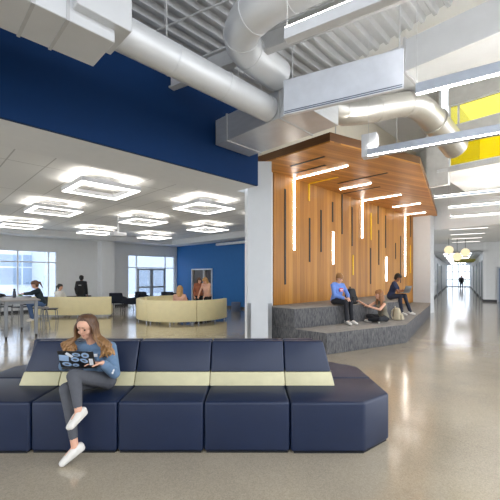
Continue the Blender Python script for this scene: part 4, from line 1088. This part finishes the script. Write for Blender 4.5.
# --- the woman with the laptop on the bench
OW = (-1.60, 3.60, 0)
JW = dict(pelvis=(0.0, 0.02, 0.625), hipL=(0.02, 0.11, 0.597), hipR=(0.02, -0.07, 0.597), chest=(-0.03, -0.04, 0.86), neck=(0.0, -0.06, 1.0), head=(0.075, -0.085, 1.165),
          shL=(-0.01, 0.125, 0.935), shR=(-0.01, -0.235, 0.935), elL=(0.13, 0.225, 0.705), elR=(0.06, -0.32, 0.76), wrL=(0.30, 0.175, 0.85), wrR=(0.19, -0.16, 0.885),
          knL=(0.47, -0.015, 0.775), anL=(0.545, 0.07, 0.47), toL=(0.665, 0.05, 0.405), knR=(0.44, -0.10, 0.645), anR=(0.49, 0.01, 0.125), toR=(0.575, -0.07, 0.04))
tw, jw, (hc, hf, hl_, hu), Hw = person('young woman in blue sweatshirt and gray leggings, legs crossed, typing on a laptop', OW, D(-90), JW, 'denim_blue', 'legging', 'skin', 'hair_long', 'shoe_white', voxel=0.0065, face=(0.9, -0.08, -0.36), style='custom', female=True, hem='crop', thick=0.95, baggy=1.22,
                     hands={'L': ((0.35, -0.9, 0.1), (0.1, 0.1, -1), (1, 0, 0.3), 0.35), 'R': ((0.75, 0.6, -0.1), (0, 0, -1), (0, 1, 0), 0.25)})
# her long wavy hair, parted in the middle and falling over both shoulders
H = [(0, hc + hu * 0.045 - hf * 0.03, hc + hu * 0.06 - hf * 0.016, 0.091, 0.077), (0, hc + hl_ * 0.026 + hu * 0.05 - hf * 0.03, hc - hl_ * 0.026 + hu * 0.05 - hf * 0.03, 0.077, 0.077), (0, hc + hu * 0.02 - hf * 0.045, hc - hu * 0.05 - hf * 0.04, 0.088, 0.075)]
rng = random.Random(3)
for s in (-1, 1):
    for i in range(46):
        x = i / 45
        start = hc + hu * 0.122 * (1 - 0.25 * x) + hf * (0.03 - 0.10 * x) + hl_ * s * 0.012
        tem = hc + hl_ * s * (0.086 + 0.012 * rng.random()) + hf * (0.05 - 0.11 * x) + hu * (0.03 - 0.02 * rng.random())
        jaw = hc + hl_ * s * (0.098 + 0.02 * rng.random()) + hf * (0.03 - 0.085 * x) + Vector((0, 0, -0.105))
        # falls onto the chest in front of the shoulder
        end = jw['chest'] + Vector((s * (0.105 + 0.13 * rng.random()) + (-0.035 if s < 0 else 0.0), -0.125 - 0.03 * rng.random() + 0.05 * x, -0.015 + 0.11 * rng.random()))
        mid_ = jaw.lerp(end, 0.5) + Vector((s * 0.05, -0.015, 0.01))
        ctrl = [start, tem, jaw, mid_, end]
        path = []
        for q in range(17):
            v = q / 16 * 4; k_ = min(3, int(v)); fr_ = v - k_
            p0, p1, p2, p3 = ctrl[max(0, k_ - 1)], ctrl[k_], ctrl[k_ + 1], ctrl[min(4, k_ + 2)]
            p = 0.5 * ((2 * p1) + (p2 - p0) * fr_ + (2 * p0 - 5 * p1 + 4 * p2 - p3) * fr_ ** 2 + (3 * p1 - p0 - 3 * p2 + p3) * fr_ ** 3)
            if v > 1.6:
                am = 0.016 * min(1, v - 1.6); p = p + Vector((math.sin(q * 1.25 + i * 0.9) * am, math.cos(q * 1.25 + i * 0.9) * am * 0.7, 0))
            path.append(p)
        for q in range(16): H.append((0, path[q], path[q + 1], 0.0085 + 0.002 * min(1, q / 8), 0.0085 + 0.002 * min(1, (q + 1) / 8) if q < 15 else 0.004))
fuse('hair', H, [M['hair_long']], tw, 0.0042, 1)
# white print on the front and on the cuff
mb = MB(); c0 = jw['chest'] + Vector((0.02, -0.118, 0.0))
for dx, dz, ww_, hh_ in ((-0.03, 0.03, 0.045, 0.05), (0.03, 0.015, 0.05, 0.03), (0.0, -0.03, 0.03, 0.03)): mb.box(c0 + Vector((dx, 0, dz)), (ww_, 0.012, hh_))
mb.build('sweatshirt_print', M['print_white'], tw, 0.004, 2)
cuff = jw['elL'].lerp(jw['wrL'], 0.35); mb = MB(); mb.ball(cuff + Vector((0.036, -0.018, 0.0)), 0.02, sq=(0.6, 1, 1)); mb.ball(cuff + Vector((0.034, -0.03, -0.022)), 0.014, sq=(0.7, 1, 1)); mb.build('sleeve_print', M['print_white'], tw)

# her laptop: lid towards us, covered in stickers
LO = Vector((-1.625, 3.25, 0.815))
t = thing('laptop', "open black laptop with pale blue stickers on its lid, on the woman's lap", 'laptop', LO)
RZ = Matrix.Rotation(D(7), 3, 'Z')
m = MB(); m.box(LO + RZ @ Vector((0, 0.108, 0.0)), (0.315, 0.21, 0.016), mat3=RZ); m.build('base', M['lap_black'], t, 0.005, 2)
RL = RZ @ Matrix.Rotation(D(3), 3, 'Y') @ Matrix.Rotation(D(33), 3, 'X')
lc = LO + RZ @ Vector((0, -0.006, 0.01))
m = MB(); m.box(lc + RL @ Vector((0, 0, 0.105)), (0.315, 0.009, 0.21), mat3=RL); lid = m.build('lid', M['lap_black'], t, 0.004, 2)
m = MB(); m.box(lc + RL @ Vector((0, 0.0055, 0.108)), (0.29, 0.002, 0.185), mat3=RL); m.build('screen', M['screen'], lid, smooth=False)
for (x, z, w_, h_, k_, rr) in ((-0.115, 0.125, 0.085, 0.075, 0, 0.1), (-0.06, 0.165, 0.03, 0.07, 2, -0.8), (0.005, 0.172, 0.075, 0.045, 1, 0.15), (0.085, 0.165, 0.07, 0.07, 1, 0), (-0.015, 0.11, 0.075, 0.06, 1, 0), (0.065, 0.095, 0.075, 0.05, 1, 0.5), (0.13, 0.08, 0.035, 0.085, 2, 0), (-0.1, 0.045, 0.085, 0.055, 1, 0.2), (-0.02, 0.035, 0.06, 0.04, 1, 0)):
    RR = RL @ Matrix.Rotation(rr, 3, 'Y'); m = MB(); p = lc + RL @ Vector((x * 0.96, -0.0052, z))
    if k_ == 1: m.ball(p, 0.5, seg=18, rings=8, sq=(w_, 0.003, h_), R=RR)
    else: m.box(p, (w_, 0.002, h_), mat3=RR)
    m.build('sticker', M['sticker'] if k_ != 2 else M['sticker_w'], lid, smooth=False)
    if k_ == 1:
        m = MB(); m.ball(p + RL @ Vector((0, -0.0015, 0)), 0.5, seg=14, rings=6, sq=(w_ * 0.5, 0.002, h_ * 0.4), R=RR); m.build('sticker', M['lap_gray'], lid, smooth=False)

# --- three people on the carpet steps
UPZ = 2 * STEP
yA = math.atan2(-0.8387, 0.5446)
JA = sitting(UPZ, UPZ + 0.09, STEP + 0.095, fw=0.42, lean=0.05, spread=0.085, head=(0.06, 0.0, 0.70), arms=dict(wrL=(0.36, 0.06, UPZ + 0.2), wrR=(0.36, -0.06, UPZ + 0.2)))
ta, ja, _, _ = person('person in a light blue hoodie, seated on the upper step, looking down', (2.27, 8.97, 0), yA - 0.06, JA, 'hoodie', 'pants_black', 'skin', 'hair_sand', 'shoe_white', voxel=0.011, face=(0.85, -0.1, -0.45), style='short')
fA = Matrix.Rotation(yA - 0.06, 3, 'Z')
mb = MB(); c0 = ja['chest'] + fA @ Vector((0.112, 0.02, -0.02)); mb.box(c0, (0.012, 0.13, 0.09), mat3=fA); mb.build('hoodie_print', M['print_red'], ta, 0.004, 2)
mb = MB(); mb.box(c0 + fA @ Vector((0.004, 0.0, 0.01)), (0.012, 0.09, 0.02), mat3=fA); mb.box(c0 + fA @ Vector((0.004, 0, -0.025)), (0.012, 0.07, 0.018), mat3=fA); mb.build('hoodie_print', M['print_white'], ta, 0.003, 2)
mb = MB(); capsule(mb, ja['neck'] + fA @ Vector((-0.09, 0.06, 0.0)), ja['neck'] + fA @ Vector((-0.09, -0.06, 0.0)), 0.05, 0.05); mb.build('hood', M['hoodie'], ta)

JC = sitting(UPZ, UPZ + 0.14, STEP + 0.095, fw=0.4, lean=0.12, spread=0.13, head=(0.09, 0.0, 0.70), ank=0.16, arms=dict(wrL=(0.38, 0.1, UPZ + 0.32), wrR=(0.36, -0.1, UPZ + 0.30), knR=(0.3, -0.14, UPZ + 0.14), anR=(0.34, -0.15, STEP + 0.095), toL=(0.68, 0.17, STEP + 0.045), toR=(0.48, -0.17, STEP + 0.045)))
tcn, jc, _, _ = person('man in a navy t-shirt seated on the upper step, laptop on his lap', (4.43, 10.78, 0), D(-30), JC, 'tshirt_navy', 'pants_navy', 'skin_dark', 'hair_black', 'shoe_white', sleeve='short', voxel=0.011, face=(0.8, 0.1, -0.5), style='curly')
RC = Matrix.Rotation(D(-30), 3, 'Z'); OC = Vector((4.43, 10.78, 0))
base = OC + RC @ Vector((0.36, 0.0, UPZ + 0.24)); RC = Matrix.Rotation(D(-58), 3, 'Z')
t = thing('laptop', 'open gray laptop on the lap of the man in the navy t-shirt', 'laptop', base)
m = MB(); m.box(base, (0.23, 0.33, 0.016), mat3=RC); m.build('base', M['lap_gray'], t, 0.004, 2)
RX = RC @ Matrix.Rotation(D(22), 3, 'Y'); m = MB(); m.box(base + RC @ Vector((0.118, 0, 0.008)) + RX @ Vector((0, 0, 0.11)), (0.009, 0.33, 0.22), mat3=RX); m.build('lid', M['lap_gray'], t, 0.004, 2)

yB = D(196); s_ = STEP
JB = sitting(s_, s_ + 0.13, s_ + 0.06, fw=0.38, lean=0.1, head=(0.07, 0.02, 0.73), arms=dict(
    knL=(0.34, 0.27, s_ + 0.12), knR=(0.32, -0.22, s_ + 0.15), anL=(0.40, -0.06, s_ + 0.065), anR=(0.26, 0.10, s_ + 0.07), toL=(0.43, -0.2, s_ + 0.05), toR=(0.33, 0.22, s_ + 0.05),
    elL=(0.3, 0.24, s_ + 0.36), elR=(0.32, -0.22, s_ + 0.40), wrL=(0.52, 0.14, s_ + 0.43), wrR=(0.56, -0.2, s_ + 0.52)))
tb, jb, _, _ = person('woman with long auburn hair, sitting cross-legged on the lower step, side view', (3.53, 9.02, 0), yB, JB, 'olive_top', 'pants_black', 'skin', 'hair_ginger', 'shoe_white', sleeve='none', voxel=0.011, face=(1, -0.1, -0.1), style='long', female=True, thick=0.92, hlen=1.35)

# backpack
def backpack(label, c, rot, m_, sz=(0.22, 0.32, 0.42)):
    t = thing('backpack', label, 'backpack', c); R = Matrix.Rotation(rot, 3, 'Z'); c = Vector(c)
    P = lambda x, y, z: c + R @ Vector((x * sz[0], y * sz[1], z * sz[2]))
    m = MB(); m.hexa([P(-.5, -.5, 0.005), P(.5, -.5, 0.005), P(.5, .5, 0.005), P(-.5, .5, 0.005)], [P(-.38, -.36, 1), P(.2, -.36, 1), P(.2, .36, 1), P(-.38, .36, 1)]); m.build('body', m_, t, 0.055, 4)
    m = MB(); m.hexa([P(.45, -.36, 0.06), P(.72, -.33, 0.08), P(.72, .33, 0.08), P(.45, .36, 0.06)], [P(.35, -.3, .52), P(.55, -.28, .5), P(.55, .28, .5), P(.35, .3, .52)]); m.build('pocket', m_, t, 0.03, 3)
    m = MB(); m.tube([P(-.3, -.1, .97), P(-.3, -.06, 1.1), P(-.3, .06, 1.1), P(-.3, .1, .97)], 0.012, 8); m.build('handle', m_, t)
    for s in (-1, 1):
        m = MB(); m.tube([P(-.38, s * .24, .92), P(-.62, s * .27, .75), P(-.66, s * .3, .4), P(-.48, s * .36, .1)], 0.016, 8); m.build('strap', m_, t)
backpack('black backpack standing on the upper step beside the blue hoodie', (2.78, 9.34, UPZ), yA, M['bag_black'])
c = Vector((4.07, 9.42, STEP))
backpack('beige canvas bag slumped on the lower step behind the auburn-haired woman', c, D(-40), M['bag_beige'], (0.22, 0.26, 0.34))

# --- people in the lounge
JT = sitting(0.70, 0.80, 0.34, fw=0.36, lean=0.12, head=(0.08, 0, 0.70), arms=dict(elL=(0.3, 0.24, 1.13), elR=(0.3, -0.24, 1.13), wrL=(0.5, 0.12, 1.125), wrR=(0.5, -0.12, 1.125), anL=(0.26, 0.09, 0.36), anR=(0.26, -0.09, 0.36), toL=(0.4, 0.1, 0.31), toR=(0.4, -0.1, 0.31)))
person('woman in a dark sweater and jeans seated at the high table, in profile', (SXY.x, SXY.y, 0), D(218), JT, 'dark_green', 'jeans', 'skin', 'hair_brown', 'shoe_white', voxel=0.014, face=(1, 0, -0.3), style='pony', female=True)
tm, jm, _, _ = person('man in a black jacket standing behind the long cream bench, back to us', (-7.3, 14.8, 0), D(90), standing(1.68), 'jacket', 'pants_black', 'skin_dark', 'hair_black', 'rubber', voxel=0.015, face=(1, 0, 0), style='short', thick=1.12)
mb = MB(); mb.box(jm['chest'] + Vector((0.0, -0.125, 0.03)), (0.12, 0.02, 0.025)); mb.build('jacket_print', M['print_white'], tm, 0.003, 1)
person('woman in a white shirt with dark tied hair, seated behind the cream bench', (-7.92, 14.13, 0), D(78), sitting(0.452, 0.53, 0.095, lean=0.05), 'white_shirt', 'pants_black', 'skin', 'hair_black', voxel=0.015, face=(0.3, -1, 0), style='pony', female=True)
person('blond person seated in the round booth, seen from behind', (-2.47, 11.99, 0), D(92), sitting(0.452, 0.53, 0.095, lean=0.04), 'pink_top', 'jeans', 'skin', 'hair_blond', voxel=0.015, face=(1, 0, -0.1), style='back', female=True)
J1 = standing(1.62, dict(elL=(0.2, 0.22, 1.05), elR=(0.2, -0.22, 1.05), wrL=(0.36, 0.16, 0.9), wrR=(0.36, -0.16, 0.9), head=(0.17, 0, 1.47), neck=(0.09, 0, 1.36), chest=(0.05, 0, 1.17), shL=(0.08, 0.17, 1.32), shR=(0.08, -0.17, 1.32)))
person('blond woman in a blush top leaning over inside the round booth', (-1.68, 13.55, 0), D(-120), J1, 'pink_top', 'pants_black', 'skin', 'hair_blond', voxel=0.015, face=(0.85, 0, -0.5), style='long', female=True, sleeve='none')
person('person in a rust top standing beside the blond woman near the blue wall', (-2.15, 14.45, 0), D(-60), standing(1.58), 'rust_top', 'pants_black', 'skin', 'hair_brown', voxel=0.015, face=(1, 0, -0.2), style='long', female=True)
# --- far down the corridor
pc = K(51.0, 0.2)
person('tiny dark-clad person standing at the far end of the corridor', (pc.x, pc.y, 0), D(-120), standing(1.62), 'jacket', 'pants_black', 'skin', 'hair_black', 'rubber', voxel=0.02, thick=1.15)

# ---------------------------------------------------------------- outside the windows
t = thing('neighbouring_building', 'pale blue building across the snowy yard, through the windows', 'building', G(6, 40))
m = MB(); m.gbox(-30, 7.5, 34, 44, -0.05, 4.6); m.build('wing', M['ext_white'], t, smooth=False)
m = MB(); m.gbox(7.5, 40, 30, 44, -0.05, 4.2); m.build('wing', M['ext_wall'], t, smooth=False)
for a in np.arange(-20, 7, 4.2):
    m = MB(); m.gbox(a, a + 3.2, 33.93, 34.02, 0.9, 3.4); f = m.build('window', M['ext_glass'], t, smooth=False)
    m = MB(); m.gbox(a + 1.55, a + 1.65, 33.9, 33.94, 0.9, 3.4); m.gbox(a, a + 3.2, 33.9, 33.94, 2.3, 2.4); m.build('window_frame', M['ext_white'], f, smooth=False)
rng = random.Random(5)
for i, (a, b, r) in enumerate(((8.95, 19.6, 0.5), (2.6, 21.5, 0.55), (4.3, 22.0, 0.5))):
    m = MB(); c = G(a, b, 0)
    for _ in range(90):
        v = Vector((rng.gauss(0, 1), rng.gauss(0, 1), rng.gauss(0, 1))).normalized() * r * rng.uniform(0.6, 1)
        p = c + Vector((v.x, v.y, abs(v.z) * 1.2 + 0.05)); Rr = Matrix.Rotation(rng.uniform(0, 6), 3, 'Z') @ Matrix.Rotation(rng.uniform(0, 3), 3, 'X')
        m.box(p, (0.16, 0.1, 0.012), mat3=Rr)
    m.tube([c - Vector((0, 0, 0.06)), c + Vector((0, 0, r * 0.8))], 0.04, 8)
    tag(m.build('shrub', M['leaf'], None, smooth=False), ('low green shrub outside the glazed doors', 'low green shrub outside the left window, left of two', 'low green shrub outside the left window, right of two')[i], 'shrub')
